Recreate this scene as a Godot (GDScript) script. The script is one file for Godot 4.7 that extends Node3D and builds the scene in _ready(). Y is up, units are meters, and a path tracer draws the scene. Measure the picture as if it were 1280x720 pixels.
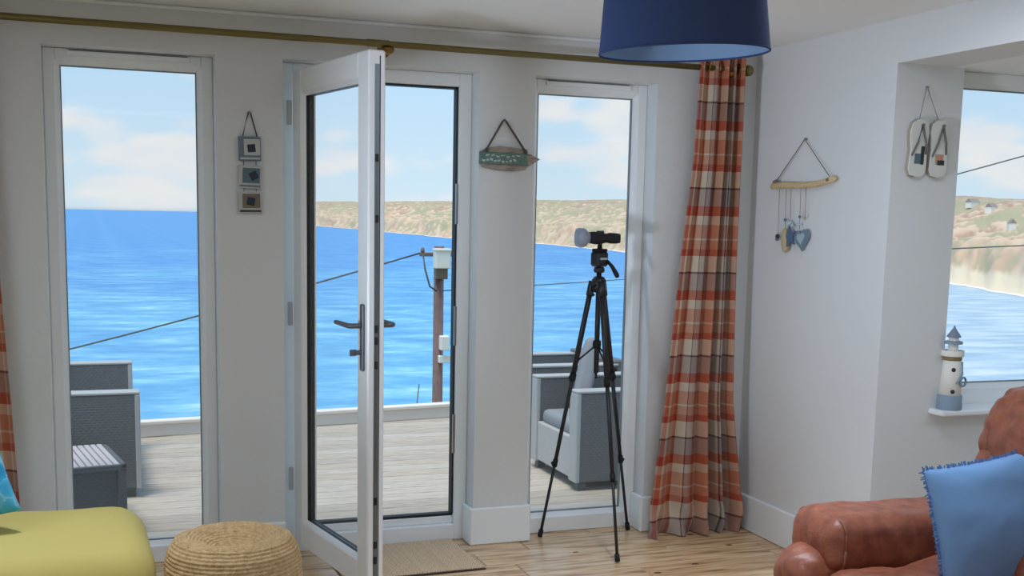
extends Node3D

# ------------------------------------------------------------------ helpers
var M := {}          # materials
var used := {}       # names in use at top level

func numbered(called: String) -> String:
	if not used.has(called):
		used[called] = 0
		return called
	used[called] += 1
	return "%s_%03d" % [called, used[called]]

func tag(o: Node, label: String, category: String, group := "") -> Node:
	o.set_meta("label", label)
	o.set_meta("category", category)
	if group != "":
		o.set_meta("group", group)
	return o

func thing(called: String, label: String, category: String, at := Vector3.ZERO, turn := 0.0, group := "") -> Node3D:
	var o := Node3D.new()
	o.name = numbered(called)
	add_child(o)
	o.position = at
	o.rotation.y = turn
	tag(o, label, category, group)
	return o

func setting(called: String, at := Vector3.ZERO) -> Node3D:
	var o := Node3D.new()
	o.name = called
	add_child(o)
	o.position = at
	o.set_meta("kind", "structure")
	return o

func put(called: String, mesh: Mesh, m: Material, parent: Node = null, at := Vector3.ZERO, turn := Vector3.ZERO) -> MeshInstance3D:
	var o := MeshInstance3D.new()
	o.mesh = mesh
	o.material_override = m
	if parent == null:
		o.name = numbered(called)
		add_child(o)
	else:
		o.name = called
		parent.add_child(o, true)
	o.position = at
	o.rotation = turn
	return o

func struct(called: String, mesh: Mesh, m: Material, at := Vector3.ZERO) -> MeshInstance3D:
	var o := put(called, mesh, m, null, at)
	o.set_meta("kind", "structure")
	return o

func begin(smooth := false) -> SurfaceTool:
	var st := SurfaceTool.new()
	st.begin(Mesh.PRIMITIVE_TRIANGLES)
	st.set_smooth_group(0 if smooth else -1)
	return st

func done(st: SurfaceTool) -> ArrayMesh:
	st.generate_normals()
	return st.commit()

# a, b, c, d run counter-clockwise seen from outside
func quad(st: SurfaceTool, a: Vector3, b: Vector3, c: Vector3, d: Vector3) -> void:
	for v in [a, c, b, a, d, c]:
		st.add_vertex(v)

func tri(st: SurfaceTool, a: Vector3, b: Vector3, c: Vector3) -> void:
	for v in [a, c, b]:
		st.add_vertex(v)

func add_box(st: SurfaceTool, lo: Vector3, hi: Vector3) -> void:
	var p := func(x, y, z): return Vector3(hi.x if x else lo.x, hi.y if y else lo.y, hi.z if z else lo.z)
	quad(st, p.call(0, 0, 1), p.call(1, 0, 1), p.call(1, 1, 1), p.call(0, 1, 1))
	quad(st, p.call(1, 0, 0), p.call(0, 0, 0), p.call(0, 1, 0), p.call(1, 1, 0))
	quad(st, p.call(1, 0, 1), p.call(1, 0, 0), p.call(1, 1, 0), p.call(1, 1, 1))
	quad(st, p.call(0, 0, 0), p.call(0, 0, 1), p.call(0, 1, 1), p.call(0, 1, 0))
	quad(st, p.call(0, 1, 1), p.call(1, 1, 1), p.call(1, 1, 0), p.call(0, 1, 0))
	quad(st, p.call(0, 0, 0), p.call(1, 0, 0), p.call(1, 0, 1), p.call(0, 0, 1))

# a box with all edges chamfered by b
func add_bevel(st: SurfaceTool, lo: Vector3, hi: Vector3, b: float) -> void:
	var c := (lo + hi) / 2.0
	var h := (hi - lo) / 2.0
	b = minf(b, minf(h.x, minf(h.y, h.z)) * 0.9)
	for axis in 3:
		for s in [-1.0, 1.0]:
			var u := (axis + 1) % 3
			var w := (axis + 2) % 3
			var f := []
			for k in [[-1, -1], [1, -1], [1, 1], [-1, 1]]:
				var v := Vector3.ZERO
				v[axis] = s * h[axis]
				v[u] = k[0] * (h[u] - b)
				v[w] = k[1] * (h[w] - b)
				f.append(c + v)
			if s > 0:
				quad(st, f[0], f[1], f[2], f[3])
			else:
				quad(st, f[3], f[2], f[1], f[0])
	for axis in 3:
		var u := (axis + 1) % 3
		var w := (axis + 2) % 3
		for su in [-1.0, 1.0]:
			for sw in [-1.0, 1.0]:
				var f := []
				for k in [[-1, 0], [1, 0], [1, 1], [-1, 1]]:
					var v := Vector3.ZERO
					v[axis] = k[0] * (h[axis] - b)
					v[u] = su * (h[u] - (b if k[1] else 0.0))
					v[w] = sw * (h[w] - (0.0 if k[1] else b))
					f.append(c + v)
				if su * sw > 0:
					quad(st, f[0], f[1], f[2], f[3])
				else:
					quad(st, f[3], f[2], f[1], f[0])
	for sx in [-1.0, 1.0]:
		for sy in [-1.0, 1.0]:
			for sz in [-1.0, 1.0]:
				var a := c + Vector3(sx * h.x, sy * (h.y - b), sz * (h.z - b))
				var d := c + Vector3(sx * (h.x - b), sy * h.y, sz * (h.z - b))
				var e := c + Vector3(sx * (h.x - b), sy * (h.y - b), sz * h.z)
				if sx * sy * sz > 0:
					tri(st, a, d, e)
				else:
					tri(st, a, e, d)

func bev(lo: Vector3, hi: Vector3, b := 0.003) -> ArrayMesh:
	var st := begin()
	add_bevel(st, lo, hi, b)
	return done(st)

func bevc(size: Vector3, b := 0.003) -> ArrayMesh:
	return bev(-size / 2.0, size / 2.0, b)

# a closed tube through the points; radii one per point
func add_tube(st: SurfaceTool, pts: Array, radii: Array, n := 10) -> void:
	var rings := []
	for i in pts.size():
		var t: Vector3 = (pts[min(i + 1, pts.size() - 1)] - pts[max(i - 1, 0)]).normalized()
		var side := t.cross(Vector3.UP if absf(t.y) < 0.95 else Vector3.RIGHT).normalized()
		var up := side.cross(t).normalized()
		var ring := []
		for k in n:
			var a := TAU * k / n
			ring.append(pts[i] + (side * cos(a) + up * sin(a)) * radii[min(i, radii.size() - 1)])
		rings.append(ring)
	for i in pts.size() - 1:
		for k in n:
			var j := (k + 1) % n
			quad(st, rings[i][k], rings[i][j], rings[i + 1][j], rings[i + 1][k])
	for k in n:
		var j := (k + 1) % n
		tri(st, pts[0], rings[0][j], rings[0][k])
		tri(st, pts[-1], rings[-1][k], rings[-1][j])

func tube(pts: Array, r: float, n := 10) -> ArrayMesh:
	var st := begin(true)
	add_tube(st, pts, [r], n)
	return done(st)

# profile of Vector2(radius, height) from the bottom up, turned about y
func lathe(profile: Array, n := 32, smooth := true) -> ArrayMesh:
	var st := begin(smooth)
	for i in profile.size() - 1:
		var a: Vector2 = profile[i]
		var b: Vector2 = profile[i + 1]
		for k in n:
			var p := TAU * k / n
			var q := TAU * (k + 1) / n
			var d0 := Vector3(cos(p), 0, -sin(p))
			var d1 := Vector3(cos(q), 0, -sin(q))
			var A := d0 * a.x + Vector3.UP * a.y
			var B := d1 * a.x + Vector3.UP * a.y
			var C := d1 * b.x + Vector3.UP * b.y
			var D := d0 * b.x + Vector3.UP * b.y
			if a.x < 1e-6:
				tri(st, A, C, D)
			elif b.x < 1e-6:
				tri(st, A, B, C)
			else:
				quad(st, A, B, C, D)
	return done(st)

# outline in the x-y plane (counter-clockwise), thickness along z from 0 to d, front edge chamfered by b
func prism(outline: PackedVector2Array, d: float, b := 0.0) -> ArrayMesh:
	var st := begin()
	var n := outline.size()
	var inner := outline
	if b > 0.0:
		var off := Geometry2D.offset_polygon(outline, -b)
		if off.size() == 1 and off[0].size() == n:
			inner = off[0]
			var best := 0
			for k in n:
				if inner[k].distance_to(outline[0]) < inner[best].distance_to(outline[0]):
					best = k
			var turned := PackedVector2Array()
			for k in n:
				turned.append(inner[(k + best) % n])
			inner = turned
		else:
			b = 0.0
	var idx := Geometry2D.triangulate_polygon(inner)
	for k in range(0, idx.size(), 3):
		var a := inner[idx[k]]
		var c := inner[idx[k + 1]]
		var e := inner[idx[k + 2]]
		if (c - a).cross(e - a) < 0:
			var s := c
			c = e
			e = s
		tri(st, Vector3(a.x, a.y, d), Vector3(c.x, c.y, d), Vector3(e.x, e.y, d))
		tri(st, Vector3(a.x, a.y, 0), Vector3(e.x, e.y, 0), Vector3(c.x, c.y, 0))
	for k in n:
		var j := (k + 1) % n
		var o0 := outline[k]
		var o1 := outline[j]
		quad(st, Vector3(o0.x, o0.y, 0), Vector3(o1.x, o1.y, 0), Vector3(o1.x, o1.y, d - b), Vector3(o0.x, o0.y, d - b))
		if b > 0.0:
			quad(st, Vector3(o0.x, o0.y, d - b), Vector3(o1.x, o1.y, d - b), Vector3(inner[j].x, inner[j].y, d), Vector3(inner[k].x, inner[k].y, d))
	return done(st)

# a soft box: a cube grid drawn onto a rounded box, then moved by shape(point, direction)
func soft(size: Vector3, r: float, n: int, shape = null) -> ArrayMesh:
	var st := begin(true)
	var h := size / 2.0
	for axis in 3:
		for s in [-1.0, 1.0]:
			var u := (axis + 1) % 3
			var w := (axis + 2) % 3
			var g := []
			for i in n + 1:
				var row := []
				for j in n + 1:
					var v := Vector3.ZERO
					v[axis] = s * h[axis]
					# closer lines near the rounded ends
					v[u] = h[u] * ease_grid(2.0 * i / n - 1.0)
					v[w] = h[w] * ease_grid(2.0 * j / n - 1.0)
					var core := v.clamp(-(h - Vector3.ONE * r), h - Vector3.ONE * r)
					var out := (v - core)
					out = out.normalized() if out.length() > 1e-6 else Vector3.ZERO
					var p := core + out * r
					if shape != null:
						p = shape.call(p, out)
					row.append(p)
				g.append(row)
			for i in n:
				for j in n:
					if s > 0:
						quad(st, g[i][j], g[i + 1][j], g[i + 1][j + 1], g[i][j + 1])
					else:
						quad(st, g[i][j + 1], g[i + 1][j + 1], g[i + 1][j], g[i][j])
	return done(st)

func ease_grid(t: float) -> float:
	return sin(t * PI / 2.0) * 0.6 + t * 0.4

# a stuffed cushion in the x-y plane, centre at the origin
func pillow(w: float, hgt: float, thick: float, n: int, seed_: int) -> ArrayMesh:
	var st := begin(true)
	var no := FastNoiseLite.new()
	no.seed = seed_
	no.frequency = 5.0
	var f := func(a: float, b: float, s: float) -> Vector3:
		var pin := 1.0 - 0.07 * (1.0 - b * b) * absf(a) ** 3
		var pin2 := 1.0 - 0.07 * (1.0 - a * a) * absf(b) ** 3
		var body := pow(maxf(0.0, (1.0 - a * a) * (1.0 - b * b)), 0.42)
		var x := a * w / 2.0 * pin
		var y := b * hgt / 2.0 * pin2
		return Vector3(x, y, s * (thick / 2.0 * body * (1.0 + 0.16 * no.get_noise_2d(x + 3.0 * s, y))))
	for s in [-1.0, 1.0]:
		for i in n:
			for j in n:
				var a0 := ease_grid(2.0 * i / n - 1.0)
				var a1 := ease_grid(2.0 * (i + 1) / n - 1.0)
				var b0 := ease_grid(2.0 * j / n - 1.0)
				var b1 := ease_grid(2.0 * (j + 1) / n - 1.0)
				if s > 0:
					quad(st, f.call(a0, b0, s), f.call(a1, b0, s), f.call(a1, b1, s), f.call(a0, b1, s))
				else:
					quad(st, f.call(a0, b1, s), f.call(a1, b1, s), f.call(a1, b0, s), f.call(a0, b0, s))
	return done(st)

# ------------------------------------------------------------------ materials
func c8(r: float, g: float, b: float) -> Color:
	return Color(r / 255.0, g / 255.0, b / 255.0)

func mat(key: String, color: Color, rough := 0.8, metal := 0.0, spec := 0.5) -> StandardMaterial3D:
	var m := StandardMaterial3D.new()
	m.resource_name = key
	m.albedo_color = color
	m.roughness = rough
	m.metallic = metal
	m.metallic_specular = spec
	M[key] = m
	return m

func noise(type: int, freq: float, oct: int, sd: int) -> FastNoiseLite:
	var n := FastNoiseLite.new()
	n.noise_type = type
	n.frequency = freq
	n.fractal_octaves = oct
	n.seed = sd
	return n

# a picture whose colour follows a ramp of (place, colour) by one or two seamless noises
func ramp_picture(size: int, a: Image, stops: Array, b: Image = null, share := 0.0, sx := 1) -> ImageTexture:
	var g := Gradient.new()
	g.offsets = PackedFloat32Array(stops.map(func(s): return s[0]))
	g.colors = PackedColorArray(stops.map(func(s): return s[1]))
	var im := Image.create(size, size, false, Image.FORMAT_RGB8)
	for y in size:
		for x in size:
			var v := a.get_pixel(x, y).r
			if b:
				v = v * (1.0 - share) + share * b.get_pixel((x * sx) % size, y).r
			im.set_pixel(x, y, g.sample(v))
	return ImageTexture.create_from_image(im)

func seamless(n: FastNoiseLite, size: int) -> Image:
	return n.get_seamless_image(size, size, false, false, 0.15)

func relief(m: StandardMaterial3D, t: Texture2D, cm: float) -> void:
	m.heightmap_enabled = true
	m.heightmap_texture = t
	m.heightmap_scale = cm

func tri_map(m: StandardMaterial3D, scale: Vector3, world := false) -> void:
	m.uv1_triplanar = true
	m.uv1_world_triplanar = world
	m.uv1_scale = scale

func make_materials() -> void:
	var S := FastNoiseLite.TYPE_SIMPLEX_SMOOTH
	var fine := ImageTexture.create_from_image(seamless(noise(S, 0.06, 4, 3), 256))
	M["fine_texture"] = fine
	# walls, ceiling, joinery
	var m := mat("wall_paint", c8(226, 227, 226), 0.9, 0, 0.35)
	tri_map(m, Vector3.ONE * 1.6, true)
	relief(m, fine, 0.06)
	m = mat("ceiling_paint", c8(244, 245, 244), 0.95, 0, 0.3)
	tri_map(m, Vector3.ONE * 1.2, true)
	relief(m, fine, 0.05)
	mat("gloss_white", c8(242, 244, 244), 0.38)
	mat("upvc", c8(246, 248, 248), 0.3)
	mat("gasket", c8(28, 30, 32), 0.6)
	mat("slot_dark", c8(60, 62, 62), 0.7)
	mat("grey_rubber", c8(132, 138, 142), 0.6)
	m = mat("glass", Color(0.93, 0.97, 0.97, 0.04), 0.02, 0, 0.12)
	m.transparency = BaseMaterial3D.TRANSPARENCY_ALPHA
	mat("steel", c8(160, 162, 165), 0.28, 1.0)
	mat("handle_grey", c8(112, 115, 120), 0.5, 0.6)
	mat("strip_metal", c8(125, 132, 136), 0.4, 0.8)
	mat("hinge_white", c8(205, 208, 208), 0.35)
	mat("brass_rail", c8(128, 116, 72), 0.36, 0.75)
	mat("brass_ball", c8(150, 112, 58), 0.3, 0.9)
	# floor oak in five boards
	var grain := seamless(noise(S, 0.018, 4, 11), 512)
	var streak := seamless(noise(S, 0.05, 3, 12), 512)
	var oak := ramp_picture(512, grain, [[0.0, c8(132, 98, 66)], [0.3, c8(176, 140, 102)], [0.45, c8(206, 173, 133)], [0.65, c8(222, 193, 155)], [1.0, c8(234, 211, 180)]], streak, 0.3)
	for k in 5:
		var f: Array = [c8(255, 252, 248), c8(244, 238, 230), c8(252, 246, 236), c8(232, 222, 212), c8(255, 250, 242)]
		m = mat("oak_%d" % k, f[k], 0.27, 0, 0.6)
		m.albedo_texture = oak
		tri_map(m, Vector3(0.22, 2.0, 2.3))
		m.uv1_offset = Vector3(0.13 * k + 0.07, 0.31 * k, 0.23 * k)
		relief(m, oak, 0.02)
	mat("knot", c8(84, 54, 34), 0.6, 0, 0.2)
	# weathered decking
	var deckpic := ramp_picture(512, grain, [[0.0, c8(132, 128, 122)], [0.4, c8(178, 174, 168)], [0.7, c8(198, 194, 188)], [1.0, c8(214, 210, 205)]], streak, 0.5)
	for k in 3:
		var f: Array = [c8(250, 246, 240), c8(236, 230, 223), c8(244, 236, 226)]
		m = mat("deck_%d" % k, f[k], 0.75)
		m.albedo_texture = deckpic
		tri_map(m, Vector3(0.4, 3.0, 5.0))
		m.uv1_offset = Vector3(0.37 * k, 0.2 * k, 0.41 * k)
		relief(m, deckpic, 0.08)
	mat("curb_wood", c8(226, 221, 214), 0.7)
	# rattan and outdoor things
	var strands := Image.create(64, 64, false, Image.FORMAT_L8)
	for y in 64:
		for x in 64:
			var row := int(y / 8)
			var up := sin((float(x) / 16.0 + 0.5 * (row % 2)) * TAU) * 0.25
			strands.set_pixel(x, y, Color.from_hsv(0, 0, clampf(0.45 + up + 0.3 * sin((y % 8) / 8.0 * PI), 0, 1)))
	var weave := ImageTexture.create_from_image(strands)
	M["weave_texture"] = weave
	m = mat("rattan_dark", c8(92, 97, 102), 0.6)
	tri_map(m, Vector3.ONE * 9.0)
	relief(m, weave, 0.25)
	m = mat("rattan_light", c8(176, 180, 182), 0.6)
	tri_map(m, Vector3.ONE * 9.0)
	relief(m, weave, 0.25)
	mat("frame_grey", c8(170, 175, 178), 0.5)
	mat("table_slat", c8(186, 182, 188), 0.65)
	m = mat("seat_pad", c8(138, 146, 156), 0.9)
	tri_map(m, Vector3.ONE * 6.0)
	relief(m, fine, 0.15)
	# curtain
	m = mat("plaid", c8(232, 228, 224), 0.92, 0, 0.3)
	m.albedo_texture = plaid_picture()
	m.backlight_enabled = true
	m.backlight = Color(0.16, 0.14, 0.12)
	# upholstery
	m = mat("yellow_wool", c8(206, 189, 110), 0.95, 0, 0.3)
	tri_map(m, Vector3.ONE * 7.0)
	var cloth := ImageTexture.create_from_image(seamless(noise(S, 0.25, 2, 8), 256))
	relief(m, cloth, 0.12)
	m.rim_enabled = true
	m.rim = 0.3
	m.rim_tint = 0.6
	m = mat("jute", Color.WHITE, 0.95, 0, 0.2)
	m.albedo_texture = ramp_picture(256, seamless(noise(S, 0.05, 4, 21), 256), [[0.0, c8(136, 102, 64)], [0.45, c8(200, 166, 120)], [1.0, c8(238, 218, 182)]], seamless(noise(S, 0.2, 2, 22), 256), 0.5)
	tri_map(m, Vector3(3, 3, 3))
	relief(m, cloth, 0.3)
	var hide_im := seamless(noise(FastNoiseLite.TYPE_CELLULAR, 0.09, 3, 31), 512)
	var hide := ImageTexture.create_from_image(hide_im)
	m = mat("leather", Color.WHITE, 0.42)
	m.albedo_texture = ramp_picture(512, seamless(noise(S, 0.012, 4, 32), 512), [[0.0, c8(120, 64, 45)], [0.5, c8(156, 90, 66)], [1.0, c8(184, 117, 88)]], hide_im, 0.2)
	tri_map(m, Vector3.ONE * 2.2)
	relief(m, hide, 0.08)
	mat("stitch", c8(150, 96, 72), 0.8)
	m = mat("blue_cotton", c8(142, 188, 240), 0.95, 0, 0.3)
	tri_map(m, Vector3.ONE * 8.0)
	relief(m, cloth, 0.12)
	mat("blue_fringe", c8(112, 158, 214), 0.95, 0, 0.3)
	m = mat("turquoise_print", Color.WHITE, 0.9, 0, 0.3)
	m.albedo_texture = ramp_picture(256, seamless(noise(S, 0.02, 3, 41), 256), [[0.0, c8(40, 140, 190)], [0.42, c8(70, 175, 222)], [0.52, c8(190, 226, 240)], [0.58, c8(84, 186, 226)], [1.0, c8(96, 190, 228)]])
	tri_map(m, Vector3(2.2, 1.6, 2.2))
	# doormat
	m = mat("coir", Color.WHITE, 0.95, 0, 0.2)
	m.albedo_texture = ramp_picture(256, seamless(noise(S, 0.12, 3, 51), 256), [[0.0, c8(176, 146, 116)], [0.5, c8(228, 202, 170)], [1.0, c8(246, 230, 206)]])
	tri_map(m, Vector3.ONE * 4.0)
	mat("mat_edge", c8(70, 52, 42), 0.9)
	# lamp
	m = mat("shade_navy", c8(64, 82, 128), 0.9, 0, 0.3)
	tri_map(m, Vector3.ONE * 10.0)
	relief(m, cloth, 0.05)
	mat("shade_lining", c8(144, 172, 206), 0.9, 0, 0.3)
	mat("lamp_white", c8(235, 235, 232), 0.4)
	m = mat("fill_glow", c8(240, 240, 240), 0.6)  # glowing face of the added, unseen fill lights
	m.emission_enabled = true
	m.emission = c8(222, 236, 255)
	m.emission_energy_multiplier = 1.0
	# tripod
	mat("black_metal", c8(30, 31, 34), 0.4)
	mat("black_rubber", c8(20, 20, 22), 0.75)
	mat("scope_grey", c8(150, 158, 172), 0.45)
	mat("plate_silver", c8(190, 190, 190), 0.4)
	# little ornaments
	mat("rope", c8(92, 88, 82), 0.95)
	mat("twine", c8(120, 112, 102), 0.95)
	mat("block_white", c8(196, 196, 190), 0.8)
	mat("block_blue", c8(112, 130, 146), 0.8)
	mat("picture_dark", c8(42, 50, 66), 0.6)
	mat("picture_teal", c8(92, 116, 124), 0.7)
	mat("picture_brown", c8(128, 116, 98), 0.8)
	m = mat("sign_grey", Color.WHITE, 0.85)
	var drift := ramp_picture(256, seamless(noise(S, 0.03, 4, 61), 256), [[0.0, c8(128, 116, 104)], [0.5, c8(164, 152, 138)], [1.0, c8(186, 174, 158)]])
	m.albedo_texture = drift
	tri_map(m, Vector3(2, 14, 2))
	m = mat("sign_teal", Color.WHITE, 0.85)
	m.albedo_texture = ramp_picture(256, seamless(noise(S, 0.05, 4, 62), 256), [[0.0, c8(70, 104, 98)], [0.55, c8(98, 132, 124)], [0.8, c8(138, 148, 134)], [1.0, c8(170, 166, 150)]])
	tri_map(m, Vector3(4, 12, 4))
	mat("sign_white", c8(196, 206, 198), 0.85)
	m = mat("driftwood", Color.WHITE, 0.85)
	m.albedo_texture = ramp_picture(256, seamless(noise(S, 0.04, 4, 63), 256), [[0.0, c8(168, 136, 92)], [0.5, c8(214, 188, 142)], [1.0, c8(236, 216, 178)]])
	tri_map(m, Vector3(10, 10, 2))
	mat("bead_blue", c8(92, 116, 144), 0.4)
	mat("bead_clear", c8(176, 196, 204), 0.3)
	mat("shell_tan", c8(190, 172, 130), 0.7)
	mat("heart_grey", c8(120, 142, 156), 0.5)
	mat("sandal_cream", c8(222, 222, 214), 0.8)
	mat("sandal_side", c8(168, 160, 146), 0.85)
	mat("strap_grey", c8(110, 112, 108), 0.7)
	mat("print_slate", c8(92, 112, 120), 0.7)
	mat("print_dark", c8(48, 56, 56), 0.7)
	mat("print_coral", c8(196, 150, 128), 0.7)
	mat("lighthouse_white", c8(238, 236, 226), 0.6)
	mat("lighthouse_ochre", c8(150, 128, 84), 0.7)
	mat("lighthouse_slate", c8(142, 160, 178), 0.7)
	mat("lighthouse_roof", c8(128, 142, 158), 0.6)
	# outside
	m = mat("pole_wood", Color.WHITE, 0.9)
	m.albedo_texture = ramp_picture(256, seamless(noise(S, 0.04, 4, 71), 256), [[0.0, c8(92, 76, 78)], [0.5, c8(122, 100, 100)], [1.0, c8(146, 124, 122)]])
	tri_map(m, Vector3(3, 0.4, 3))
	mat("pole_box", c8(236, 236, 236), 0.5)
	mat("pole_fitting", c8(120, 104, 96), 0.6)
	mat("cable", c8(86, 92, 98), 0.6)
	m = mat("land", Color.WHITE, 1.0, 0, 0.2)
	m.vertex_color_use_as_albedo = true
	m.vertex_color_is_srgb = false
	mat("surf", c8(246, 248, 248), 0.9, 0, 0.3)
	m = mat("shallows", Color.WHITE, 0.5, 0, 0.35)
	m.albedo_texture = ramp_picture(256, seamless(noise(S, 0.03, 4, 84), 256), [[0.0, c8(140, 172, 198)], [0.5, c8(172, 196, 214)], [1.0, c8(210, 222, 230)]])
	tri_map(m, Vector3(0.004, 0.01, 0.012), true)
	mat("house_wall", c8(240, 238, 232), 0.9)
	mat("house_roof", c8(150, 140, 136), 0.9)
	m = mat("grass_slope", c8(128, 132, 92), 1.0, 0, 0.2)
	tri_map(m, Vector3.ONE * 0.3, true)
	relief(m, fine, 8.0)
	# sea: deep blue with paler streaks of broken water
	m = mat("sea_water", Color.WHITE, 0.5, 0, 0.35)
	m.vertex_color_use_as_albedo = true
	var swell := noise(S, 0.012, 5, 81)
	m.albedo_texture = ramp_picture(512, seamless(swell, 512), [[0.0, c8(72, 144, 196)], [0.4, c8(94, 166, 212)], [0.6, c8(116, 184, 220)], [0.78, c8(146, 204, 228)], [0.92, c8(190, 224, 236)], [1.0, c8(230, 240, 242)]], seamless(noise(S, 0.06, 3, 82), 512), 0.35)
	tri_map(m, Vector3(0.0055, 0.01, 0.010), true)

func plaid_picture() -> ImageTexture:
	var cream := c8(226, 214, 194)
	var grey := c8(164, 150, 146)
	var red := c8(180, 66, 46)
	var salmon := c8(206, 132, 102)
	var dark := c8(64, 48, 56)
	var bands := [[0.0, 0.022, dark], [0.022, 0.22, grey], [0.22, 0.335, red], [0.335, 0.44, cream], [0.44, 0.60, salmon], [0.60, 0.625, cream], [0.625, 0.73, salmon], [0.73, 0.81, red], [0.81, 1.0, cream]]
	var line: Array = []
	var N := 512
	for k in N:
		for b in bands:
			if k >= b[0] * N and k < b[1] * N:
				line.append(b[2])
				break
	var im := Image.create(N, N, false, Image.FORMAT_RGB8)
	var n := noise(FastNoiseLite.TYPE_SIMPLEX, 0.3, 2, 5)
	for y in N:
		for x in N:
			var twill := ((x + y) / 2) % 2
			var a: Color = line[x]
			var b: Color = line[y]
			var c := a.lerp(b, 0.62 if twill == 0 else 0.42)
			im.set_pixel(x, y, c.darkened(0.06 * absf(n.get_noise_2d(x, y))))
	return ImageTexture.create_from_image(im)

# ------------------------------------------------------------------ camera, sky, sun
func make_view() -> void:
	var cam := Camera3D.new()
	cam.name = "camera"
	add_child(cam)
	cam.transform = Transform3D(Basis(Vector3(0.94049685, 0.02047259, 0.33918512), Vector3(0.0266772, 0.99065396, -0.13376493), Vector3(-0.3387536, 0.134854, 0.93116078)), Vector3(-0.736945, 1.495567, 4.891945))
	cam.near = 0.1
	cam.far = 60000.0
	# the photograph is the upper part of a taller frame: lens shifted up
	cam.projection = Camera3D.PROJECTION_FRUSTUM
	cam.size = 2.0 * cam.near * 360.0 / 1440.265
	cam.frustum_offset = Vector2(0, cam.near * 107.844 / 1440.265)
	cam.current = true

	var e := Environment.new()
	e.background_mode = Environment.BG_SKY
	e.tonemap_mode = Environment.TONE_MAPPER_LINEAR
	e.tonemap_exposure = 1.0
	e.background_energy_multiplier = 1.0
	e.sdfgi_enabled = true
	e.ssao_enabled = true
	e.ssil_enabled = true
	var sky := Sky.new()
	var sm := PanoramaSkyMaterial.new()
	sm.panorama = ImageTexture.create_from_image(sky_picture())
	sky.sky_material = sm
	e.sky = sky
	var w := WorldEnvironment.new()
	w.name = "environment"
	w.environment = e
	add_child(w)

	var sun := DirectionalLight3D.new()
	sun.name = "sun"
	add_child(sun)
	# high on the left, a little behind the house, veiled by thin cloud
	sun.look_at_from_position(Vector3.ZERO, -Vector3(-0.25, 0.95, 0.18))
	sun.light_color = c8(255, 244, 226)
	sun.light_energy = 0.9
	sun.light_angular_distance = 20.0
	sun.shadow_enabled = true

func sky_picture() -> Image:
	var W := 2048
	var H := 1024
	var im := Image.create(W, H, false, Image.FORMAT_RGBF)
	var n1 := noise(FastNoiseLite.TYPE_SIMPLEX_SMOOTH, 1.5, 5, 91)
	var n2 := noise(FastNoiseLite.TYPE_SIMPLEX_SMOOTH, 4.0, 4, 92)
	var low := Color(0.66, 0.82, 0.92)
	var mid := Color(0.52, 0.76, 0.97)
	var top := Color(0.34, 0.58, 0.92)
	for y in H:
		var el := (0.5 - (y + 0.5) / H) * PI
		if el < -0.02:
			for x in W:
				im.set_pixel(x, y, Color(0.4, 0.55, 0.7))
			continue
		for x in W:
			var az := (x + 0.5) / W * TAU
			var s := sin(el)
			var col := low.lerp(mid, clampf(el / 0.11, 0, 1)).lerp(top, clampf((el - 0.11) / 1.1, 0, 1))
			# clouds stretched towards the horizon
			var d := Vector3(cos(az) * cos(el), s, sin(az) * cos(el))
			var squash := 3.4 - 2.0 * clampf(el / 0.8, 0, 1)
			var p := Vector3(d.x, d.y * squash, d.z) * 3.0
			var v := n1.get_noise_3dv(p) * 0.75 + n2.get_noise_3dv(p) * 0.3
			var cover := smoothstep(0.02, 0.3, v + 0.16 * clampf(1.0 - absf(el - 0.04) / 0.06, -1, 1))
			var body := 0.5 + 0.5 * n2.get_noise_3dv(p * 1.3 + Vector3(3, 0, 0))
			var cloud := Color(0.74, 0.80, 0.88).lerp(Color(0.93, 0.90, 0.86), clampf(body * 1.2, 0, 1))
			im.set_pixel(x, y, col.lerp(cloud, cover * 0.8))
	return im

# ------------------------------------------------------------------ the room
const W1 := [-0.908, -0.256]
const DR := [0.014, 0.866]
const W3 := [1.126, 1.730]
const HEAD := 2.122
const CEIL := 2.298
const RX := 2.250      # right wall
const AZ := 1.034      # alcove wall
const AH := 2.1266     # alcove ceiling
const LX := -2.6       # left wall
const BZ := 6.6        # wall behind the camera
const AX := 4.6        # far side of the alcove

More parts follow.
